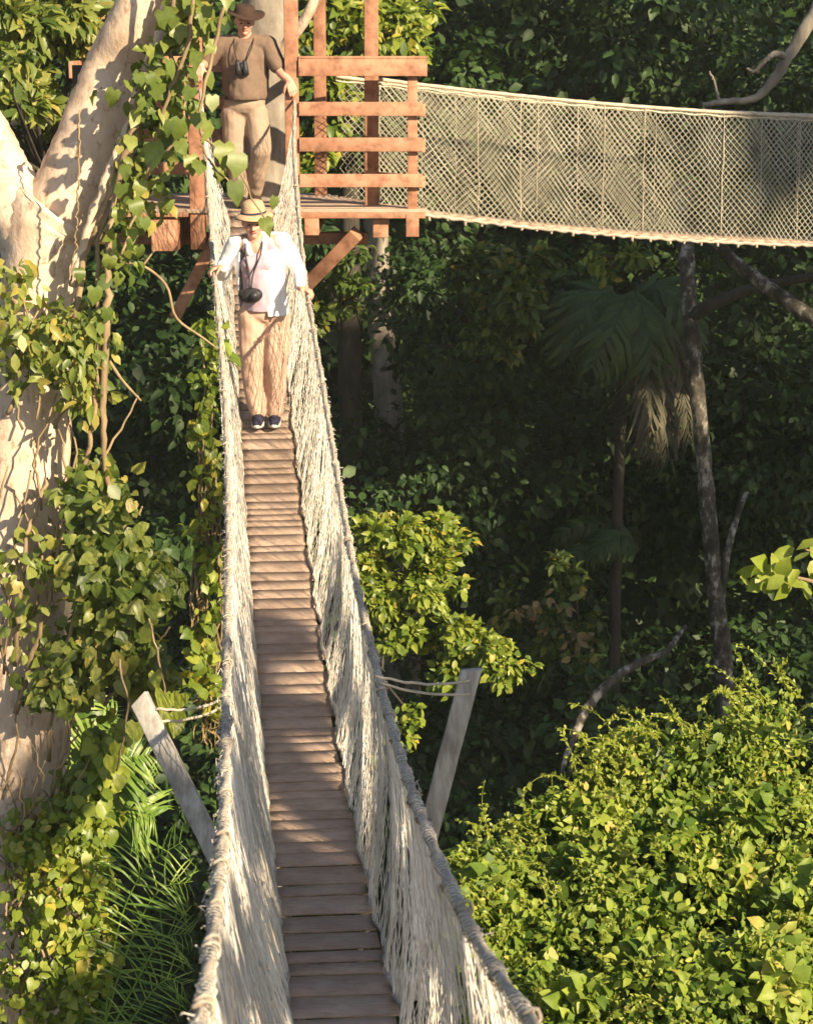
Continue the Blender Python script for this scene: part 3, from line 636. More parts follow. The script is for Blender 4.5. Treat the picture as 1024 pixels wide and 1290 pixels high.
# wispy shoots
mb = MB(); ml = MB()
def shoot(p, d, L, r=.0035, up=.5, curl=1.0, leaves=14, ls=.018):
    n = 14; P = [np.array(p)]; d = unit(np.array(d, float)); side = unit(rnd(1))[0]*curl
    for i in range(n): 
        d = unit(d+side*.09+np.array([0, 0, up*.03 if i < 8 else -.10*curl])+rnd(1, .035)[0]); P.append(P[-1]+d*L/n)
    P = np.array(P); ml.tube(P, np.linspace(r, r*.4, n+1), 4, tint=.8)
    ii = rng.integers(1, n+1, leaves); T = unit(np.gradient(P, axis=0))[ii]
    dd = unit(T*.8+rnd(leaves, .7)); scatter(ml, 'oval', P[ii], dd, unit(np.array([.2, -.5, .8])+rnd(leaves, .5)), ls*rng.uniform(.6, 1.6, leaves), rng.uniform(.5, 1, leaves), 1.1)
for k in range(620):
    c, rr3 = bc[rng.integers(0, 13)]
    u = unit(rnd(1))[0]; u[2] = abs(u[2]); u[1] = -abs(u[1])*.7; u = unit(u)
    p = c+u*rr3*.92; shoot(p, u*.6+np.array([rng.uniform(-.9, .2), -.1, .25]), rng.uniform(.06, .16), .0024, leaves=int(rng.integers(12, 22)))
for (px, py, y) in ((960, 890, 10.1), (1000, 880, 10.2), (880, 930, 9.9), (930, 900, 10), (760, 1000, 9.8), (800, 950, 9.9), (830, 930, 9.9), (770, 970, 9.8), (680, 1060, 9.5), (640, 1080, 9.3), (620, 1100, 9.2), (735, 1010, 9.7)):
    for q in range(4): shoot(at(px+random.uniform(-15, 15), py, y), (rng.uniform(-1, -.1), 0, rng.uniform(.4, 1)), rng.uniform(.18, .40), .003, leaves=40, ls=.02)
ml.build('shoots', M['leaf_bright'], t)
mb = MB(); limb(mb, world_trunk(3.4, 10.6, GZ-.3, -5.5, .42, .2, (-1.0, -.3)), 30, 12); mb.build('trunk', M['bark_dark'], t, True)
mb = MB()
for (c, rr3) in bc: limb(mb, np.array([(2.4, 10.3, -5.6, .07), (*((c+np.array([2.4, 10.3, -5.2]))/2), .045), (*(c), .02)]), 12, 6)
mb.build('branch', M['bark_dark'], t, True)

# ---- generic leafy thing helper
def leafy(name, loc_px, label, cat, blobs, mat, kind='oval', size=.1, trunk=None, tmat='bark_dark', group=None, face=(.15, -.35, .6), branches=True, shell=.3, wid=1.0):
    c0 = at(*loc_px); t = empty(name, (c0[0], c0[1], GZ if trunk else c0[2]), label, cat, group)
    mb = MB(); cl = []
    for (px, py, y, rx, ry, nc, nl) in blobs:
        c = at(px, py, y); s = np.dot(c, fw)/F
        cl += list(clumps(mb, kind, c, (rx*s, rx*s*.7, ry*s), nc, nl, size, cr=max(.12, .34*min(rx, ry)*s), shell=shell, face=face, wid=wid))
    mb.build('crown', M[mat], t)
    if trunk:
        mb = MB(); limb(mb, trunk, 40, 10, .06); mb.build('trunk', M[tmat], t, True)
    if branches:
        mb = MB(); root = np.array(trunk)[-1][:3] if trunk is not None else c0
        for q in cl[::2]:
            m_ = (q+root)/2+rnd(1, .08*np.linalg.norm(q-root))[0]; limb(mb, np.array([(*root, .03), (*m_, .02), (*q, .008)]), 8, 5)
        mb.build('branch', M[tmat], t, True)
    return t
def gtrunk(px, py, y, r0=.3, r1=.12, dx=0):
    c = at(px, py, y); return [(c[0]+dx, y, GZ-.3, r0), (c[0]+dx*.5, y, (GZ+c[2])/2, (r0+r1)/2), (c[0], y, c[2], r1)]
# mid sunlit tree right of the walkway
leafy('leafy_tree', (520, 760, 18.0), 'sunlit small leaved tree directly right of the walkway, above the right splayed board', 'tree',
      [(475, 680, 18, 45, 40, 9, 90), (520, 665, 18.2, 50, 32, 9, 65), (560, 675, 18.3, 30, 35, 6, 50), (500, 735, 17.9, 55, 40, 11, 95), (545, 740, 18.0, 35, 45, 8, 60), (470, 760, 17.9, 30, 50, 6, 55), (560, 800, 17.7, 50, 30, 8, 60), (605, 815, 17.6, 36, 32, 8, 60), (630, 840, 17.5, 24, 26, 5, 50), (500, 800, 17.8, 40, 30, 5, 50), (505, 905, 17.6, 14, 30, 3, 26), (575, 850, 17.7, 40, 22, 4, 45), (480, 960, 17.5, 14, 20, 2, 18), (450, 720, 18, 25, 60, 6, 50)],
      'leaf_bright', 'oval', .088, gtrunk(480, 800, 18.8, .11, .04, -.7), 'bark_dark', wid=1.15)
leafy('sprouting_tree', (640, 380, 24.0), 'half lit yellow green tree just below the netted walkway, left of the palm', 'tree',
      [(640, 370, 24, 55, 55, 14, 60), (600, 345, 24.3, 40, 30, 8, 50), (670, 345, 24, 30, 30, 6, 50), (620, 430, 24, 35, 35, 6, 50)], 'leaf_mid', 'oval', .13, gtrunk(630, 440, 27, .12, .05), wid=1.1)
leafy('leafy_branch', (780, 325, 22.6), 'small bright green sprig hanging under the far walkway netting', 'branch',
      [(787, 322, 22.6, 16, 18, 4, 26), (752, 322, 22.7, 20, 12, 3, 20), (762, 346, 22.7, 12, 8, 2, 14)], 'leaf_bright', 'oval', .11)
leafy('leafy_tree', (440, 40, 25), 'bright leafy tree seen between the platform posts', 'tree',
      [(400, 30, 26, 40, 50, 10, 70), (440, 50, 26, 50, 50, 13, 70), (500, 30, 26.3, 45, 45, 10, 70), (420, 110, 26, 40, 40, 8, 60), (500, 5, 26.5, 60, 35, 8, 60), (400, 170, 26, 40, 60, 8, 60)], 'leaf_bright', 'oval', .17, gtrunk(440, 120, 26.5, .3, .1))
leafy('leafy_tree', (60, 60, 19.5), 'leafy tree with lit yellow green sprays behind the pale fork at upper left', 'tree',
      [(20, 30, 19, 40, 45, 9, 60), (70, 20, 19.3, 55, 40, 9, 60), (60, 110, 19.6, 50, 60, 9, 55), (20, 130, 19.0, 30, 60, 6, 50), (90, 190, 20, 45, 40, 7, 50), (120, 40, 19.5, 30, 40, 6, 50), (-40, 80, 19, 60, 80, 10, 60), (10, 80, 17.2, 14, 50, 3, 30)], 'leaf_vine', 'oval', .15, gtrunk(60, 220, 20, .28, .09))
leafy('leafy_tree', (430, 330, 24.5), 'sparse leafy sprays just below the platform brace', 'tree',
      [(445, 325, 24, 24, 24, 4, 40), (430, 370, 24.5, 40, 30, 6, 45), (395, 400, 24.5, 30, 30, 5, 40)], 'leaf_mid', 'oval', .13, gtrunk(430, 380, 28.5, .12, .05))
# yellowing shrub
tt = leafy('shrub', (720, 790, 23), 'straggly shrub with yellow and orange leaves low in the dark forest', 'shrub',
      [(650, 760, 23, 30, 30, 5, 30), (700, 790, 23, 40, 50, 9, 34), (750, 810, 23, 30, 40, 6, 32), (690, 730, 23.2, 40, 28, 5, 30), (720, 840, 22.8, 30, 20, 4, 30)], 'leaf_mid', 'oval', .13, gtrunk(720, 830, 23.5, .05, .03), 'bark_dark')
mb = MB(); 
for (px, py, rx, ry, n) in ((650, 770, 10, 8, 12), (670, 765, 12, 8, 14), (730, 810, 20, 25, 30), (700, 780, 30, 40, 20)):
    vine_blobs(mb, [(px, py, 22.7, rx, ry, .2, n, .13)], 'oval', t0=.5, jit=.8)
mb.build('dry_leaves', M['leaf_dead'], tt)
# bright branch at right edge
t = empty('leafy_branch', tuple(at(1030, 740, 9.0)), 'bright leaved twig reaching in from the right edge above the treetop', 'branch')
mb = MB(); P_ = [(1020, 685), (1010, 700), (990, 695), (975, 705), (960, 712), (945, 718), (938, 730), (955, 735), (972, 725), (985, 718), (1000, 725), (975, 745), (968, 738), (1015, 745), (1000, 735), (1025, 715), (1030, 700), (990, 738), (1035, 690), (1020, 728), (950, 722), (978, 732)]
n_ = len(P_); cc = np.array([at(x, y, 9.0+random.uniform(-.1, .1)) for x, y in P_]); dd = unit(np.array([-.5, -.2, .0])+rnd(n_, .6))
scatter(mb, 'oval', cc-dd*.04, dd, unit(np.array([.2, -.7, .6])+rnd(n_, .35)), rng.uniform(.08, .125, n_), rng.uniform(.5, .9, n_), 1.3); mb.build('leaves', M['leaf_bright'], t)
mb = MB(); stems(mb, [[(1560, 1100, 9.6, 9), (1380, 900, 9.3, 8), (1200, 800, 9.1, 6), (1080, 760, 9.0, 4), (1020, 735, 9, 2.5), (980, 720, 9, 1.8), (945, 725, 9, 1.2)], [(1060, 750, 9, 3), (1035, 710, 9, 2), (1015, 690, 9, 1.2)]], 16, 5); mb.build('twig', M['stem'], t, True)

# ---- named trunks and branches in the dark forest
def trunk_thing(name, label, paths, mat, cat='tree', n=40, wob=.003, part_='trunk'):
    o = empty(name, tuple(at(*paths[0][0][:3])), label, cat)
    for p in paths:
        mb = MB(); A_ = path_px(p); 
        limb(mb, A_, n, 10, .12, wob); mb.build(part_, M[mat], o, True)
    return o
T1 = trunk_thing('slender_tree', 'slender blotchy trunk standing dark behind the right side palm', [[(935, 1300, 24, 13), (912, 860, 24, 12), (902, 760, 24, 11), (888, 600, 24, 10), (876, 480, 24, 10), (868, 380, 24, 10), (862, 300, 24.2, 10), (850, 230, 25, 6)]], 'bark_mottled')
mb = MB(); A_ = np.array([(at(935, 1300, 24)[0], 24, at(935, 1300, 24)[2]+.2, .14), (at(935, 1300, 24)[0]+.2, 24, GZ-.2, .25)]); limb(mb, A_, 8, 10); mb.build('root_flare', M['bark_dark'], T1, True)
mb = MB(); limb(mb, path_px([(866, 400, 24, 10), (905, 380, 23.8, 8), (960, 360, 23.6, 6), (1050, 345, 23.4, 5)]), 16, 8); mb.build('branch', M['bark_dark'], T1, True)
mb = MB(); limb(mb, path_px([(905, 780, 24, 5), (915, 700, 24, 5), (928, 650, 24.2, 4), (940, 620, 24.4, 3)]), 16, 8); mb.build('branch', M['bark_mottled'], T1, True)
trunk_thing('fallen_limb', 'pale blotched limb slanting down to the right under the far walkway', [[(900, 305, 22.9, 6), (935, 338, 22.7, 8), (975, 368, 22.5, 9), (1024, 402, 22.3, 10), (1100, 450, 22, 12), (1300, 570, 21.5, 14)]], 'bark_mottled', 'branch', part_='limb')
trunk_thing('bent_limb', 'sunlit crooked bough at the upper right above the far walkway', [[(884, 132, 23, 3), (915, 128, 23, 4), (950, 124, 23, 5), (975, 100, 23, 7), (990, 75, 23, 7), (1008, 45, 23, 8), (1040, -20, 23, 9), (1080, -200, 23, 10)], [(990, 72, 23, 5), (975, 68, 22.9, 4), (962, 78, 22.9, 3), (950, 90, 22.9, 2.5), (940, 86, 22.9, 1.5)], [(905, 128, 23, 2), (900, 105, 23, 1.5), (893, 90, 23, 1)]], 'bark_grey', 'branch', part_='limb')
trunk_thing('curved_limb', 'pale blotched limb curving down in the dark left of the big treetop', [[(706, 975, 19.5, 2), (716, 945, 19.7, 4), (735, 900, 20, 6), (765, 862, 20.2, 6), (800, 837, 20.4, 5), (838, 820, 20.8, 4), (862, 790, 21.4, 3)]], 'bark_mottled', 'branch', part_='limb')
trunk_thing('grey_tree', 'stout grey trunk in shade below the platform, between brace and palm', [[(510, 900, 28.5, 24), (492, 560, 28.5, 19), (482, 440, 28.5, 17), (478, 380, 28.5, 16), (474, 300, 28.5, 15), (468, 220, 28.5, 12)]], 'bark_grey')
# ---- dark palm with drooping and dead fronds
pd = empty('fan_palm', tuple(at(785, 380, 25)), 'dark palm with broad drooping fronds and brown dead leaves below the far walkway', 'palm')
yq = 25.0
for pts in ([(785, 380, yq), (765, 370, yq-.4), (735, 395, yq-.8), (715, 450, yq-1)], [(785, 380, yq), (790, 375, yq-.6), (775, 410, yq-1.1), (745, 465, yq-1.3)], [(785, 380, yq), (800, 370, yq-.5), (815, 410, yq-1), (820, 465, yq-1.2)], [(785, 380, yq), (825, 365, yq-.2), (855, 385, yq-.3), (875, 440, yq-.4)]):
    frond(pd, pts, yq, .72, 44, mat='leaf_dark', droop=.9, wid=1.7, rr=.02, tl=(.2, .8))
for pts in ([(800, 400, yq-.3), (822, 420, yq-.6), (838, 500, yq-.7), (842, 580, yq-.7)], [(800, 400, yq-.3), (812, 430, yq-.8), (820, 500, yq-.9), (815, 570, yq-.9)], [(800, 400, yq-.2), (840, 410, yq-.5), (860, 480, yq-.5), (868, 560, yq-.5)]):
    frond(pd, pts, yq, .80, 40, mat='leaf_grey', droop=2.0, wid=.55, rr=.014, name='dead_frond', tl=(.0, .6))
mb = MB(); mb.tube(spline([(at(785, 380, yq)[0]+.2, yq+.1, GZ-.2), (at(785, 380, yq)[0], yq+.1, -8), tuple(at(785, 385, yq+.05))], 20), np.linspace(.09, .06, 20), 10, lump=.1); mb.build('trunk', M['bark_dark'], pd, True)
fn = empty('fern', tuple(at(560, 560, 25)), 'pale green upright fern clump in the dark right of the walkway', 'fern')
for k in range(9):
    a = -1+k*.25; frond(fn, [(560, 590, 26.5), (560+a*14, 545, 26.4), (560+a*34, 515, 26.2), (560+a*55, 515+abs(a)*20, 26)], 26, .20, 26, mat='leaf_dark', droop=.2, wid=1.3, rr=.012, tl=(.5, 1))
fn2 = empty('fern', tuple(at(740, 700, 25)), 'broad bluish fern frond lying flat in the dark below the palm', 'fern')
for pts in ([(800, 690, 25.4), (770, 685, 25), (735, 695, 24.7), (700, 720, 24.5)], [(800, 690, 25.4), (790, 675, 25), (770, 680, 24.7), (745, 705, 24.5)], [(800, 690, 25.4), (760, 660, 25.3), (720, 665, 25.2), (690, 690, 25.2)]): frond(fn2, pts, 22, .30, 30, mat='leaf_dark', droop=.6, wid=1.5, rr=.012, tl=(.3, .7))
fn3 = empty('fern', tuple(at(742, 630, 23)), 'single yellow green strap leaf tuft catching light under the palm', 'fern')
for k in range(2): frond(fn3, [(736+k*12, 612, 26), (738+k*12, 622, 25.9), (740+k*12, 640, 25.85), (741+k*12, 660, 25.8)], 26, .06, 10, mat='leaf_mid', droop=2, wid=3.0, rr=.012)

# ---- the dark wood behind: reads as one mass
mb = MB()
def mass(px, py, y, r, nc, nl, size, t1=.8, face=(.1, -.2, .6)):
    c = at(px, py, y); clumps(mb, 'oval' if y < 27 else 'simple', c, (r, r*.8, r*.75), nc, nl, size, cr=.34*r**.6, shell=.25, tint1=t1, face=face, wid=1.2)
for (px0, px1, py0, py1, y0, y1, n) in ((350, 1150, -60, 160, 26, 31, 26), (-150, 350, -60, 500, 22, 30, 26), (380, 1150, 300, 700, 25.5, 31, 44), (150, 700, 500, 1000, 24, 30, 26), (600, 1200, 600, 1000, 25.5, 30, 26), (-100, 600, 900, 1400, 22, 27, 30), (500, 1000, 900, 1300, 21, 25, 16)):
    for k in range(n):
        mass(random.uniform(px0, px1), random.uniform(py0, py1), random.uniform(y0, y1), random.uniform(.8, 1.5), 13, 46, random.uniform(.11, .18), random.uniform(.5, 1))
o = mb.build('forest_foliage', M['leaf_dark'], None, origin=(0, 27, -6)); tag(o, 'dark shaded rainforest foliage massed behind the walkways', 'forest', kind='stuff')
mb = MB()
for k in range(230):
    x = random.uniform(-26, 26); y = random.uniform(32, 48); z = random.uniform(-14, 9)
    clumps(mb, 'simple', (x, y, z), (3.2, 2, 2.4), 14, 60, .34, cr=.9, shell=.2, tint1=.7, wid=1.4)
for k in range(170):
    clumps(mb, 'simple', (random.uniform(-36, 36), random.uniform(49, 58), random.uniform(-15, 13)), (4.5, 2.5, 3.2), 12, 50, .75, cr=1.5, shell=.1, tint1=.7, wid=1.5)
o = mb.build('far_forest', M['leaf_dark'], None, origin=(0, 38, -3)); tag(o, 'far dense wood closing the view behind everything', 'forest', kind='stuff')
mb = MB(); N = 14000
x = rng.uniform(-14, 14, N); y = rng.uniform(14, 36, N); z = np.array([ground_z(a, b) for a, b in zip(x, y)])+rng.random(N)*1.2
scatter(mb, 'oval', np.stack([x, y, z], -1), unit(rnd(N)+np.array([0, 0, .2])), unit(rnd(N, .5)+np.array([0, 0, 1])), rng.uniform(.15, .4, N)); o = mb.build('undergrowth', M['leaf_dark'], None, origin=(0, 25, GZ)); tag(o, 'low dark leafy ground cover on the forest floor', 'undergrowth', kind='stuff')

# ================================================================== PEOPLE
def capsule(mb, p0, r0, p1, r1, n=14):
    p0 = np.array(p0, float); p1 = np.array(p1, float); d = p1-p0; L = np.linalg.norm(d)+1e-6; d = d/L
    pts, rad = [], []
    for a in (5, 25, 45, 65, 85): pts.append(p0-d*r0*math.cos(R(a))); rad.append(r0*math.sin(R(a)))
    for a in (85, 65, 45, 25, 5): pts.append(p1+d*r1*math.cos(R(a))); rad.append(r1*math.sin(R(a)))
    mb.tube(pts, rad, n)
def ellip(mb, c, r, tilt=(0, 0, 0)):
    from mathutils import Euler
    E = np.array(Euler(tilt).to_matrix()); n, m = 16, 10
    V = [np.array(c)+E@np.array([0, 0, r[2]])]
    for i in range(1, m):
        for k in range(n):
            a, b = math.pi*i/m, 2*math.pi*k/n
            V.append(np.array(c)+E@np.array([r[0]*math.sin(a)*math.cos(b), r[1]*math.sin(a)*math.sin(b), r[2]*math.cos(a)]))
    V.append(np.array(c)-E@np.array([0, 0, r[2]]))
    Q = [(1+i*n+k, 1+(i+1)*n+k, 1+(i+1)*n+(k+1) % n, 1+i*n+(k+1) % n) for i in range(m-2) for k in range(n)]
    T = [(0, 1+k, 1+(k+1) % n) for k in range(n)]+[(len(V)-1, 1+(m-2)*n+(k+1) % n, 1+(m-2)*n+k) for k in range(n)]
    mb.add(V, [np.array(Q), np.array(T)])
def chain(mb, pts, n=14):
    for a, b in zip(pts[:-1], pts[1:]): capsule(mb, a[:3], a[3], b[:3], b[3], n)
def fuse(mb, name, mat, parent=None, origin=None, voxel=.006, smooth=4, folds=0, fscale=9, fstr=(1, 1, .5), cut=None, thick=0):
    """fuse overlapping rounded volumes into one continuous surface"""
    o = mb.build(name, mat, None)
    m = o.modifiers.new('r', 'REMESH'); m.mode = 'VOXEL'; m.voxel_size = voxel
    s = o.modifiers.new('s', 'SMOOTH'); s.factor = .5; s.iterations = smooth
    dg = bpy.context.evaluated_depsgraph_get(); me = bpy.data.meshes.new_from_object(o.evaluated_get(dg))
    o.modifiers.clear(); old = o.data; o.data = me; bpy.data.meshes.remove(old); me.name = name
    n = len(me.vertices); co = np.empty(n*3, np.float32); me.vertices.foreach_get('co', co); co = co.reshape(-1, 3)
    if folds:
        nn = np.empty(n*3, np.float32); me.vertex_normals.foreach_get('vector', nn); nn = nn.reshape(-1, 3)
        dv = np.array([mnoise.noise(Vector((c[0]*fscale*fstr[0], c[1]*fscale*fstr[1], c[2]*fscale*fstr[2]+3))) + .5*mnoise.noise(Vector((c[0]*fscale*2.3+c[2]*6, c[1]*fscale*2, c[2]*fscale*1.6))) for c in co])
        co = co+nn*(dv*folds)[:, None]
    off = np.array(origin if origin is not None else (parent.location if parent is not None else (0, 0, 0)), np.float32)
    if cut is not None:
        bm = bmesh.new(); bm.from_mesh(me); bm.verts.ensure_lookup_table()
        kill = [v for v, c in zip(bm.verts, co) if cut(*(c-off))]
        for v, c in zip(bm.verts, co): v.co = c
        bmesh.ops.delete(bm, geom=kill, context='VERTS')
        for v in bm.verts: v.co -= Vector(off)
        bm.to_mesh(me); bm.free()
    else:
        me.vertices.foreach_set('co', (co-off).ravel())
    me.polygons.foreach_set('use_smooth', np.ones(len(me.polygons), bool)); me.update()
    me.materials.clear(); me.materials.append(mat)
    if thick:
        sm = o.modifiers.new('t', 'SOLIDIFY'); sm.thickness = thick
    if origin is not None: o.location = origin
    if parent is not None: o.parent = parent
    return o
def hand(mb, w, f, n, thumb, curl=1.0, k=.93):
    w = np.array(w, float); f = unit(np.array(f, float)); n = np.array(n, float); n = unit(n-f*np.dot(n, f)); l = np.cross(f, n)*thumb
    for i, (o, L, fl) in enumerate(((.030, .082, .070), (.010, .088, .080), (-.010, .085, .074), (-.029, .078, .058))):
        kn = w+(f*L+l*o)*k; capsule(mb, w+l*o*.5*k, .018*k, kn, .0125*k, 10)
        p = kn; d = f.copy(); r = .0098*k; ang = (R(32), R(52), R(42)); tot = 0
        for j, sl in enumerate((.45, .32, .25)):
            tot += ang[j]*curl*(1+.06*i); d = unit(f*math.cos(tot)-n*math.sin(tot)+l*o*1.2); q = p+d*fl*sl*k
            capsule(mb, p, r, q, r*.9, 9); p = q; r *= .9
    a = w+(f*.018+l*.022)*k; b = a+unit(l*1.0+f*.75-n*.25)*.036*k; c = b+unit(l*.45+f*.85-n*.55)*.030*k; e = c+unit(l*.1+f*.8-n*.8)*.024*k
    capsule(mb, a, .016*k, b, .0125*k, 9); capsule(mb, b, .012*k, c, .0105*k, 9); capsule(mb, c, .0105*k, e, .0088*k, 9)
def head(mb, c, s=1.0, fwd=(0, -1, -.15)):
    """skull, jaw, nose, ears and brow; returns the face frame"""
    c = np.array(c, float); f = unit(np.array(fwd, float)); x = unit(np.cross(f, (0, 0, 1.))); u = np.cross(x, f)
    P = lambda a, b, d: c+(x*a+f*b+u*d)*s
    ellip(mb, P(0, -.012, .025), (.076*s, .094*s, .088*s)); ellip(mb, P(0, .02, -.03), (.062*s, .066*s, .078*s))
    capsule(mb, P(0, .066, -.078), .024*s, P(0, .03, -.085), .035*s)
    capsule(mb, P(0, .082, .012), .008*s, P(0, .104, -.022), .013*s); capsule(mb, P(-.013, .094, -.026), .009*s, P(.013, .094, -.026), .009*s)
    capsule(mb, P(-.045, .064, .024), .012*s, P(.045, .064, .024), .012*s)
    for sg in (-1, 1):
        ellip(mb, P(.076*sg, -.012, -.005), (.012*s, .02*s, .032*s)); ellip(mb, P(.038*sg, .058, -.022), (.026*s, .022*s, .022*s))
    return P
def cloth(name, c, var=.12, rough=.9, scale=30):
    a = tuple(max(0, v*(1-var)) for v in c); b = tuple(v*(1+var) for v in c)
    return surf(name, [(.3, a), (.7, b)], scale, (1, 1, 1), rough, .25, 260, .002, spec=.15)
M['skin'] = surf('skin', [(.3, (.52, .25, .17)), (.7, (.62, .33, .24))], 14, (1, 1, 1), .5, .1, 80, .001, spec=.4)
M['jacket'] = cloth('white_jacket', (.80, .79, .80), .04); M['lilac'] = cloth('lilac_shirt', (.40, .30, .36), .08)
M['tan'] = cloth('tan_trousers', (.53, .35, .265), .1); M['khaki'] = cloth('khaki_trousers', (.32, .235, .175), .1)
M['brown'] = cloth('brown_tshirt', (.165, .115, .085), .12); M['straw'] = surf('straw', [(.3, (.36, .24, .14)), (.7, (.50, .36, .23))], 40, (1, 1, 3), .85, .4, 120, .002)
M['navy'] = cloth('dark_cloth', (.035, .035, .06), .2); M['dark_hat'] = cloth('dark_hat', (.05, .03, .022), .2)
M['hair'] = surf('hair', [(.3, (.05, .03, .02)), (.7, (.14, .09, .05))], 60, (1, 1, .2), .6, .4, 200, .002)
M['black'] = surf('black_plastic', [(.3, (.015, .015, .017)), (.7, (.03, .03, .034))], 20, (1, 1, 1), .45, .1)
M['sole'] = cloth('pale_sole', (.6, .58, .55), .06); M['lip'] = cloth('lips', (.42, .14, .12), .05); M['eye'] = surf('eye', [(.3, (.03, .02, .015)), (.7, (.06, .04, .03))], 30, rough=.2, bump=0)
def lathe(mb, prof, n=28, rot=None, c=(0, 0, 0), wav=0):
    rot = np.eye(3) if rot is None else np.array(rot); V = []
    for i, (r, z) in enumerate(prof):
        for k in range(n):
            a = 2*math.pi*k/n; zz = z+(wav*math.sin(2*a+.6)*(r/.15)**2 if wav else 0)
            V.append(np.array(c)+rot@np.array([r*math.cos(a), r*1.12*math.sin(a), zz]))
    Q = [(i*n+k, i*n+(k+1) % n, (i+1)*n+(k+1) % n, (i+1)*n+k) for i in range(len(prof)-1) for k in range(n)]
    mb.add(V, np.array(Q))
def face_bits(P, body, s=1.0):
    for sg in (-1, 1):
        mb = MB(); ellip(mb, P(.03*sg, .077, .004), (.011*s, .008*s, .006*s)); mb.build('eye', M['eye'], body, True)
        mb = MB(); capsule(mb, P(.018*sg, .082, .027), .0035*s, P(.044*sg, .076, .028), .003*s, 6); mb.build('eyebrow', M['hair'], body, True)
    mb = MB(); capsule(mb, P(-.02, .083, -.052), .005*s, P(0, .09, -.051), .007*s, 8); capsule(mb, P(0, .09, -.051), .007*s, P(.02, .083, -.052), .005*s, 8); mb.build('lips', M['lip'], body, True)
from mathutils import Euler
# ---------------------------------------------------------------- the woman on the walkway
O = np.array([-.962, 15.17, deck_z(15.17)+.018]); w_ = lambda x, y, z: O+np.array([x, y, z])
hL_ = rope_at(RLs, 15.0); hR_ = rope_at(RRs, 14.84)
wl = hL_+np.array([.055, .03, .045]); wr = hR_+np.array([-.05, .05, .05])
sl_, sr_ = w_(-.205, -.01, 1.255), w_(.115, -.01, 1.275); el = w_(-.30, .06, 1.04); er = w_(.225, .0, 1.08)
mb = MB()
P = head(mb, w_(-.072, -.05, 1.40), .93, (.05, -1, -.22))
chain(mb, [(*w_(-.06, -.02, 1.24), .055), (*w_(-.068, -.04, 1.34), .05)])
chain(mb, [(*w_(-.045, 0, 1.2), .10), (*w_(-.03, 0, 1.0), .105), (*w_(-.01, 0, .84), .12)]); capsule(mb, sl_, .052, sr_, .052)
for s_, e_, h_, th in ((sl_, el, wl, 1), (sr_, er, wr, -1)): chain(mb, [(*s_, .048), (*e_, .036), (*h_, .024)])
hand(mb, wl, (-.85, -.35, -.25), (-.1, .05, 1), -1); hand(mb, wr, (.8, -.4, -.3), (.1, 0, 1), 1)
for sg, kx, fx in ((-1, -.09, -.062), (1, .065, .052)):
    chain(mb, [(*w_(.075*sg-.005, 0, .82), .085), (*w_(kx, -.02, .45), .055), (*w_(fx, .01, .09), .036)]); capsule(mb, w_(fx, .02, .05), .032, w_(fx, -.11, .035), .028)
woman = fuse(mb, 'person', M['skin'], None, tuple(O), .006, 3)
tag(woman, 'person in a white jacket, tan trousers and straw hat walking down the boards', 'person')
face_bits(P, woman, .93)
mb = MB(); ellip(mb, P(0, -.03, .03), (.079, .085, .082)); ellip(mb, P(0, -.05, -.03), (.066, .05, .06)); fuse(mb, 'hair', M['hair'], woman, None, .007, 2)
# shirt, jacket, trousers
mb = MB(); chain(mb, [(*w_(-.06, -.0, 1.22), .085), (*w_(-.045, -.015, 1.10), .128), (*w_(-.03, -.02, .98), .125), (*w_(-.02, -.01, .80), .135)]); capsule(mb, w_(-.11, -.02, 1.24), .06, w_(.03, -.02, 1.25), .06)
capsule(mb, w_(-.10, -.085, 1.12), .06, w_(0, -.085, 1.12), .06)
fuse(mb, 'shirt', M['lilac'], woman, None, .008, 4, .008, 10, cut=lambda x, y, z: z < .80, thick=.004)
mb = MB(); chain(mb, [(*w_(-.055, .0, 1.20), .10), (*w_(-.045, -.01, 1.08), .130), (*w_(-.03, -.01, .95), .130), (*w_(-.015, -.005, .80), .145)])
capsule(mb, w_(.045, -.02, 1.15), .085, w_(.07, -.02, .78), .10); capsule(mb, w_(-.145, .0, 1.15), .07, w_(-.11, .0, .84), .08)
for s_, e_, h_ in ((sl_, el, wl), (sr_, er, wr)):
    q = e_+(h_-e_)*.93; chain(mb, [(*s_, .062), (*e_, .050), (*q, .040)])
capsule(mb, sl_, .058, w_(-.05, .02, 1.28), .065); capsule(mb, sr_, .058, w_(-.05, .02, 1.28), .065)
def jcut(x, y, z):
    lo = -.165-(1.2-z)*.06; hi = -.008+(1.05-z)*.10 if z < 1.05 else -.008-(z-1.05)*.12
    if y < -.02 and lo < x < hi and z < 1.32: return True
    if z > 1.345 and abs(x+.06) < .09: return True
    return z < (.765 if x > -.02 else .80)
fuse(mb, 'jacket', M['jacket'], woman, None, .008, 5, .012, 8, cut=jcut, thick=.006)
mb = MB(); capsule(mb, w_(-.125, -.05, 1.27), .028, w_(-.10, -.09, 1.20), .022); capsule(mb, w_(.005, -.05, 1.29), .028, w_(-.01, -.09, 1.20), .02); fuse(mb, 'collar', M['jacket'], woman, None, .006, 2)
mb = MB(); ellip(mb, w_(-.008, 0, .80), (.165, .125, .11))
for sg, kx, fx in ((-1, -.095, -.062), (1, .068, .055)):
    chain(mb, [(*w_(.078*sg-.008, 0, .76), .108), (*w_(kx, -.015, .46), .084), (*w_(kx*.8+fx*.2, .005, .25), .074), (*w_(fx, .01, .095), .062)])
fuse(mb, 'trousers', M['tan'], woman, None, .007, 4, .013, 7.5, (1, 1, .7))
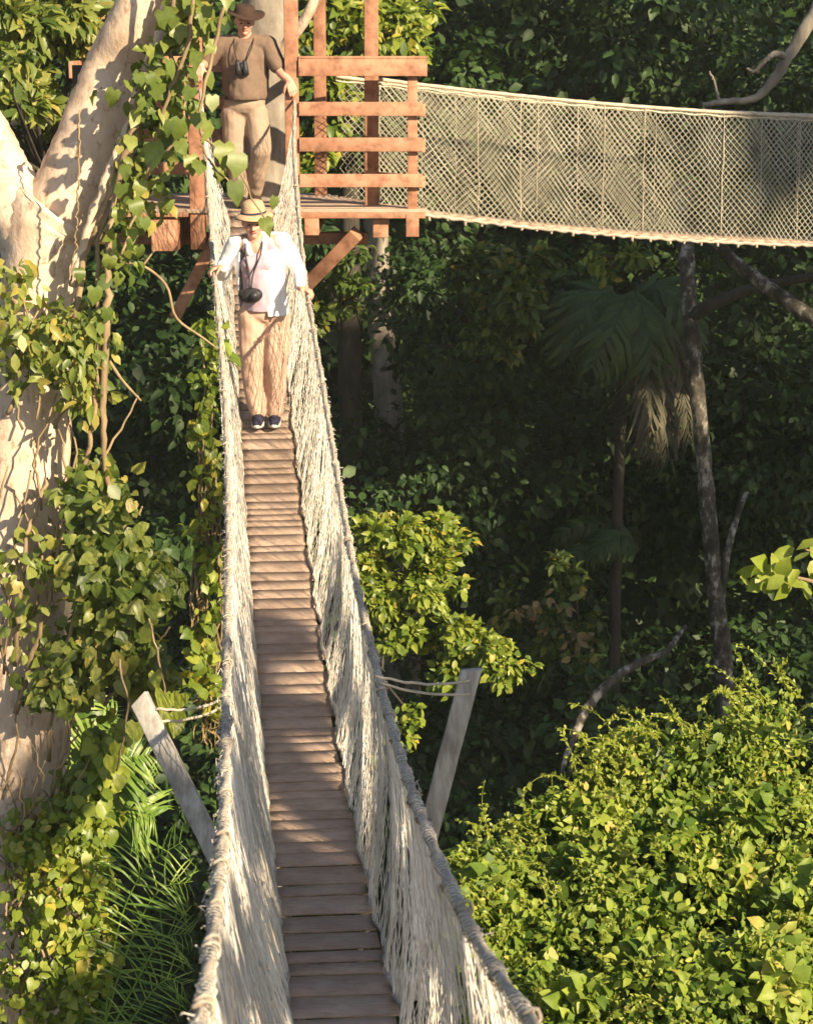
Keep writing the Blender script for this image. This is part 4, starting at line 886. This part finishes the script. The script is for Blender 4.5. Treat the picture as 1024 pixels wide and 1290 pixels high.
for fx, dy in ((-.062, 0), (.052, .02)):
    mb = MB(); capsule(mb, w_(fx, .05+dy, .048), .038, w_(fx, -.02+dy, .052), .042); capsule(mb, w_(fx, -.02+dy, .045), .042, w_(fx, -.13+dy, .030), .034)
    sh = fuse(mb, 'shoe', M['navy'], woman, None, .005, 3)
    mb = MB(); 
    for z_ in (.006,): 
        V = []; n_ = 24
        for zz, g_ in ((-.004, .97), (.004, 1.02), (.02, 1.0)):
            for k in range(n_):
                a = 2*math.pi*k/n_; V.append(w_(fx+.043*g_*math.cos(a)*(1-.08*math.sin(a)), -.042+dy+.125*g_*math.sin(a), .006+zz))
        Q = [(i*n_+k, i*n_+(k+1) % n_, (i+1)*n_+(k+1) % n_, (i+1)*n_+k) for i in range(2) for k in range(n_)]
        mb.add(V, [np.array(Q), np.array([list(range(n_))[::-1], list(range(2*n_, 3*n_))])])
    so_ = mb.build('sole', M['sole'], None, True); so_.data.transform(Matrix.Translation(-Vector(O))); so_.parent = sh
Er = Euler((R(5), R(-4), 0)).to_matrix()
hc = P(0, -.018, .062)
mb = MB(); lathe(mb, [(.002, .095), (.04, .093), (.066, .082), (.078, .058), (.084, .022), (.088, .0)], c=hc, rot=Er); lathe(mb, [(.086, .004), (.105, -.001), (.122, -.010), (.134, -.022), (.133, -.028), (.120, -.016), (.104, -.008), (.086, -.004)], c=hc, rot=Er, wav=.01)
hat = mb.build('hat', M['straw'], woman, True)
mb = MB(); lathe(mb, [(.0895, .002), (.0885, .010), (.0875, .016)], c=hc, rot=Er); lathe(mb, [(.084, -.007), (.104, -.011), (.119, -.019), (.131, -.031)], c=hc, rot=Er, wav=.01)  # hat band, plus the shade under the brim put in as a dark layer
b_ = mb.build('hat_lining', M['navy'], None, True); b_.data.transform(Matrix.Translation(-Vector(O))); b_.parent = hat
# camera hanging at the waist
cm = empty('camera_bag', tuple(w_(-.09, -.2, .93)), 'dark camera pouch hanging on a neck strap at the waist of the person in white', 'camera')
mb = MB(); ellip(mb, w_(-.09, -.18, .92), (.078, .05, .055)); capsule(mb, w_(-.135, -.175, .925), .04, w_(-.05, -.175, .925), .042); fuse(mb, 'pouch', M['black'], cm, None, .006, 2)
mb = MB(); mb.tube([w_(-.065, -.20, .925), w_(-.065, -.24, .918), w_(-.065, -.252, .916)], [.030, .029, .027], 18); mb.build('lens', M['black'], cm, False)
for a in ((w_(-.125, -.04, 1.30), w_(-.125, -.13, 1.2), w_(-.1, -.165, 1.07), w_(-.095, -.20, .97)), (w_(-.01, -.04, 1.31), w_(-.02, -.14, 1.2), w_(-.07, -.165, 1.07), w_(-.085, -.20, .97))):
    mb = MB(); mb.tube(spline(a, 16), .0055, 5); mb.build('strap', M['black'], cm, True)
# ---------------------------------------------------------------- the man on the platform
O = np.array([-1.365, 19.08, PZ]); w_ = lambda x, y, z: O+np.array([x, y, z*.965])
hR_ = at(369, 113, 18.84); hL_ = at(250, 92, 18.86)
sl_, sr_ = w_(-.19, .0, 1.40), w_(.205, .0, 1.40); el = w_(-.335, .02, 1.235); er = w_(.315, -.12, 1.17)
wl = hL_+np.array([.02, .03, .06]); wr = hR_+np.array([-.03, .05, .07])
mb = MB()
P = head(mb, w_(.012, -.05, 1.60), 1.0, (.12, -1, -.25))
chain(mb, [(*w_(.005, 0, 1.38), .068), (*w_(.01, -.02, 1.50), .060)])
chain(mb, [(*w_(.01, 0, 1.32), .13), (*w_(.01, 0, 1.12), .12), (*w_(0, 0, .92), .11)]); capsule(mb, sl_, .06, sr_, .06)
for s_, e_, h_ in ((sl_, el, wl), (sr_, er, wr)): chain(mb, [(*s_, .056), (*e_, .043), (*((e_*.65+h_*.35)), .042), (*h_, .028)])
hand(mb, wl, (-.25, -.35, -.85), (-.2, -1, .2), -1, .8, 1.05); hand(mb, wr, (.3, -.3, -.85), (.1, -1, .25), 1, .85, 1.05)
LG = ((-1, (-.085, 0, .88), (-.085, -.03, .48), (-.045, .02, .09)), (1, (.09, 0, .88), (.135, -.10, .50), (.07, .10, .11)))
for sg, a, b, c in LG: chain(mb, [(*w_(*a), .085), (*w_(*b), .062), (*w_(*c), .042)]); capsule(mb, w_(c[0], c[1]+.02, .06), .04, w_(c[0], c[1]-.13, .045), .036)
man = fuse(mb, 'person', M['skin'], None, tuple(O), .006, 3)
tag(man, 'person in a brown t-shirt, khaki trousers and dark brimmed hat standing on the platform', 'person')
face_bits(P, man, 1.0)
mb = MB(); ellip(mb, P(0, -.03, .03), (.083, .088, .085)); ellip(mb, P(0, -.06, -.02), (.07, .045, .05)); fuse(mb, 'hair', M['hair'], man, None, .007, 2)
mb = MB(); chain(mb, [(*w_(.01, .0, 1.36), .125), (*w_(.01, -.01, 1.25), .155), (*w_(.01, -.03, 1.12), .155), (*w_(.0, -.03, .98), .165)])
capsule(mb, w_(-.09, -.0, 1.30), .11, w_(-.06, -.0, 1.0), .12); capsule(mb, w_(.11, -.0, 1.30), .11, w_(.08, -.0, 1.0), .12)
for s_, e_ in ((sl_, el), (sr_, er)): q = s_+(e_-s_)*.72; chain(mb, [(*w_(0.0 if s_ is sl_ else .02, 0, 1.43), .075), (*s_, .082), (*q, .078)])
def tcut(x, y, z): return (z > 1.475 and abs(x) < .1) or z < .90
fuse(mb, 'tshirt', M['brown'], man, None, .008, 5, .012, 8, cut=tcut, thick=.006)
mb = MB(); ellip(mb, w_(0, 0, .90), (.18, .15, .13))
for sg, a, b, c in LG:
    a, b, c = np.array(a), np.array(b), np.array(c); chain(mb, [(*w_(*(a-(0, 0, .06))), .115), (*w_(*b), .092), (*w_(*(b*.45+c*.55)), .080), (*w_(*(c+(0, 0, .02))), .068)])
fuse(mb, 'trousers', M['khaki'], man, None, .008, 4, .013, 7)
mb = MB(); V = []; n_ = 30
for zz in (.935, .97):
    for k in range(n_): a = 2*math.pi*k/n_; V.append(w_(.172*math.cos(a), -.012+.150*math.sin(a), zz))
mb.add(V, np.array([(k, (k+1) % n_, n_+(k+1) % n_, n_+k) for k in range(n_)])); mb.build('belt', M['black'], man, True)
for sg, a, b, c in LG:
    mb = MB(); capsule(mb, w_(c[0], c[1]+.04, .055), .05, w_(c[0], c[1]-.03, .06), .052); capsule(mb, w_(c[0], c[1]-.03, .05), .05, w_(c[0], c[1]-.17, .040), .04); fuse(mb, 'shoe', M['dark_hat'], man, None, .006, 3)
Er = Euler((R(10), R(6), 0)).to_matrix(); hc = P(0, -.012, .062)
mb = MB(); lathe(mb, [(.002, .070), (.03, .066), (.066, .074), (.080, .060), (.088, .022), (.092, .0)], c=hc, rot=Er); lathe(mb, [(.09, .004), (.12, .0), (.150, -.004), (.172, .004), (.172, -.002), (.150, -.010), (.118, -.008), (.09, -.004)], c=hc, rot=Er, wav=.014)
hat = mb.build('hat', M['dark_hat'], man, True)
bn = empty('binoculars', tuple(w_(-.02, -.2, 1.2)), 'black binoculars hanging on the chest of the person in the brown t-shirt', 'binoculars')
for sx in (-.035, .025):
    mb = MB(); mb.tube([w_(sx-.005, -.2, 1.275), w_(sx-.005, -.2, 1.25), w_(sx, -.2, 1.2), w_(sx+.002, -.2, 1.15)], [.017, .020, .026, .029], 14); mb.build('barrel', M['black'], bn, True)
mb = MB(); mb.beam(w_(-.005, -.2, 1.25), w_(-.005, -.2, 1.19), .03, .02, up=(0, 1, 0)); mb.build('bridge_hinge', M['black'], bn)
for a in ((w_(-.075, -.05, 1.47), w_(-.07, -.15, 1.38), w_(-.045, -.19, 1.27)), (w_(.09, -.05, 1.47), w_(.075, -.15, 1.38), w_(.03, -.19, 1.27))):
    mb = MB(); mb.tube(spline(a, 10), .005, 5); mb.build('strap', M['dark_hat'], bn, True)


# ================================================================== unseen trees added right of the view to block the sun
SUN_AZ = R(42); SUN_EL = R(29)
sv = np.array([math.sin(SUN_AZ)*math.cos(SUN_EL), -math.cos(SUN_AZ)*math.cos(SUN_EL), math.sin(SUN_EL)])
def shade_tree(label, crowns, base, leaf=.3, mat='leaf_dark'):
    t = empty('canopy_tree', (base[0], base[1], GZ), label, 'tree')
    mb = MB()
    for (x, y, z, r, nc) in crowns: clumps(mb, 'simple', (x, y, z), (r, r, r*.8), nc, 70, leaf, cr=r*.33, shell=.1, wid=1.5)
    mb.build('crown', M[mat], t)
    mb = MB(); top = crowns[0]
    limb(mb, np.array([(base[0], base[1], GZ-.3, .5), ((base[0]+top[0])/2, (base[1]+top[1])/2, (GZ+top[2])/2, .35), (top[0], top[1], top[2], .15)]), 20, 10); mb.build('trunk', M['bark_dark'], t, True)
    mb = MB()
    for (x, y, z, r, nc) in crowns[1:]: limb(mb, np.array([(top[0], top[1], top[2]-2, .15), ((x+top[0])/2, (y+top[1])/2, (z+top[2])/2-.5, .1), (x, y, z, .05)]), 10, 6)
    if len(crowns) > 1: mb.build('branch', M['bark_dark'], t, True)
e1 = np.array([math.cos(SUN_AZ), math.sin(SUN_AZ), 0]); e2 = np.array([-math.sin(SUN_AZ)*math.sin(SUN_EL), math.cos(SUN_AZ)*math.sin(SUN_EL), math.cos(SUN_EL)])
def sp(a, b, t): return a*e1+b*e2+t*sv
W_ = [  # a, b, t, radius, clumps : unseen crowns placed along sun rays to darken the background
    [(15.3, 1.6, 7, 1.9, 30), (15.6, -1.2, 7, 2.0, 26), (14.6, -3.8, 6, 2.2, 22)],
    [(18.6, 2.6, 9, 2.2, 30), (18.8, -.6, 8, 2.3, 28), (18.5, -4.2, 7, 2.4, 22)],
    [(22.2, 3.4, 9, 2.4, 34), (22.5, -.6, 8, 2.4, 30), (22.4, -4.5, 7, 2.4, 20), (21.2, 6.3, 10, 1.6, 14), (18.9, 5.6, 9, 1.45, 18)],
    [(26.3, 3.4, 10, 2.6, 34), (26.6, -1.0, 9, 2.6, 30), (25.0, 7.5, 11, 1.9, 16)],
    [(20.0, 9.2, 16, 1.3, 6), (23.5, 10.5, 16, 1.5, 6), (27, 10, 16, 1.8, 8), (30, 7.5, 16, 2.4, 22)],
    [(17.3, 5.6, 10, .95, 9), (17.9, 5.4, 10, .7, 9)],
    [(13.6, .1, 5, 1.0, 14), (12.9, -1.6, 5, 1.1, 14), (11.5, -3.6, 5, 1.4, 16)],
]
L_ = ['big forest edge tree nearest the walkway, out to the right', 'second forest edge tree to the right of the lookout', 'third forest edge tree to the right, with a high crown', 'farthest forest edge tree to the right', 'tall thin topped tree rising over the forest edge', 'small crowned tree shading the far end of the second walkway', 'low forest edge tree below the walkway on the right']
for i, tr in enumerate(W_):
    cr = [(*sp(a, b, t), r, nc) for a, b, t, r, nc in tr]; shade_tree(L_[i], cr, (cr[0][0]+.6, cr[0][1]), .34)
cr = [(*sp(*q[:3]), q[3], q[4]) for q in ((5.35, .95, 3.2, .34, 16), (4.9, .6, 3.1, .30, 14), (6.05, 1.28, 3.2, .20, 6), (6.72, 1.15, 3.2, .20, 9), (7.35, 1.62, 3.2, .25, 9), (4.75, -.1, 3.0, .42, 16), (4.3, .55, 3.0, .36, 14), (3.6, -.35, 3, .45, 14), (3.35, .02, 3, .22, 7), (2.7, -.1, 3, .2, 6), (4.0, .1, 3, .3, 10))]
shade_tree('slim tree leaning over close beside the walkway, out to the right', cr, (6.5, 1.0), .13)  # unseen; clumps set along sun rays to shade near boards and nets


mb = MB(); mb.add([(x, y, z) for x in (-520, 520) for y in (-320, 720) for z in (-20, 24)], np.array([[0, 1, 3, 2], [4, 6, 7, 5], [0, 4, 5, 1], [2, 3, 7, 6], [0, 2, 6, 4], [1, 5, 7, 3]]))
hm = bpy.data.materials.new('haze'); hm.use_nodes = True; hm.node_tree.nodes.clear()
ho = hm.node_tree.nodes.new('ShaderNodeOutputMaterial'); hv = hm.node_tree.nodes.new('ShaderNodeVolumePrincipled')
hv.inputs['Color'].default_value = (.90, .95, .90, 1); hv.inputs['Density'].default_value = .0005; hm.node_tree.links.new(hv.outputs[0], ho.inputs['Volume'])
tag(mb.build('haze', hm), 'thin warm morning haze in the air', kind='stuff')

# ================================================================== light, world, camera
w = bpy.data.worlds.new('World'); S.world = w; w.use_nodes = True; nt = w.node_tree
bg = nt.nodes['Background']; sk = nt.nodes.new('ShaderNodeTexSky'); sk.sky_type = 'NISHITA'; sk.sun_disc = False
sk.sun_elevation = SUN_EL; sk.sun_rotation = math.pi-SUN_AZ
nt.links.new(sk.outputs[0], bg.inputs[0]); bg.inputs[1].default_value = .066
sl = bpy.data.lights.new('sun', 'SUN'); sl.energy = 5.0; sl.angle = R(.6); sl.color = (1, .81, .55)
so = bpy.data.objects.new('sun', sl); COL.objects.link(so); so.rotation_euler = Vector(-sv).to_track_quat('-Z', 'Y').to_euler(); so.location = (20, -20, 20)
cam = bpy.data.cameras.new('camera'); co = bpy.data.objects.new('camera', cam); COL.objects.link(co)
cam.sensor_fit = 'VERTICAL'; cam.sensor_height = 24; cam.lens = 24*F/1290; cam.clip_end = 2000
co.rotation_euler = (math.pi/2-PIT, 0, 0); S.camera = co
S.view_settings.view_transform = 'Standard'; S.view_settings.look = 'None'; S.view_settings.exposure = 1.3; S.view_settings.gamma = 1
cam.dof.use_dof = True; cam.dof.focus_distance = 12.5; cam.dof.aperture_fstop = 7.0
S.cycles.max_bounces = 6; S.cycles.transparent_max_bounces = 4
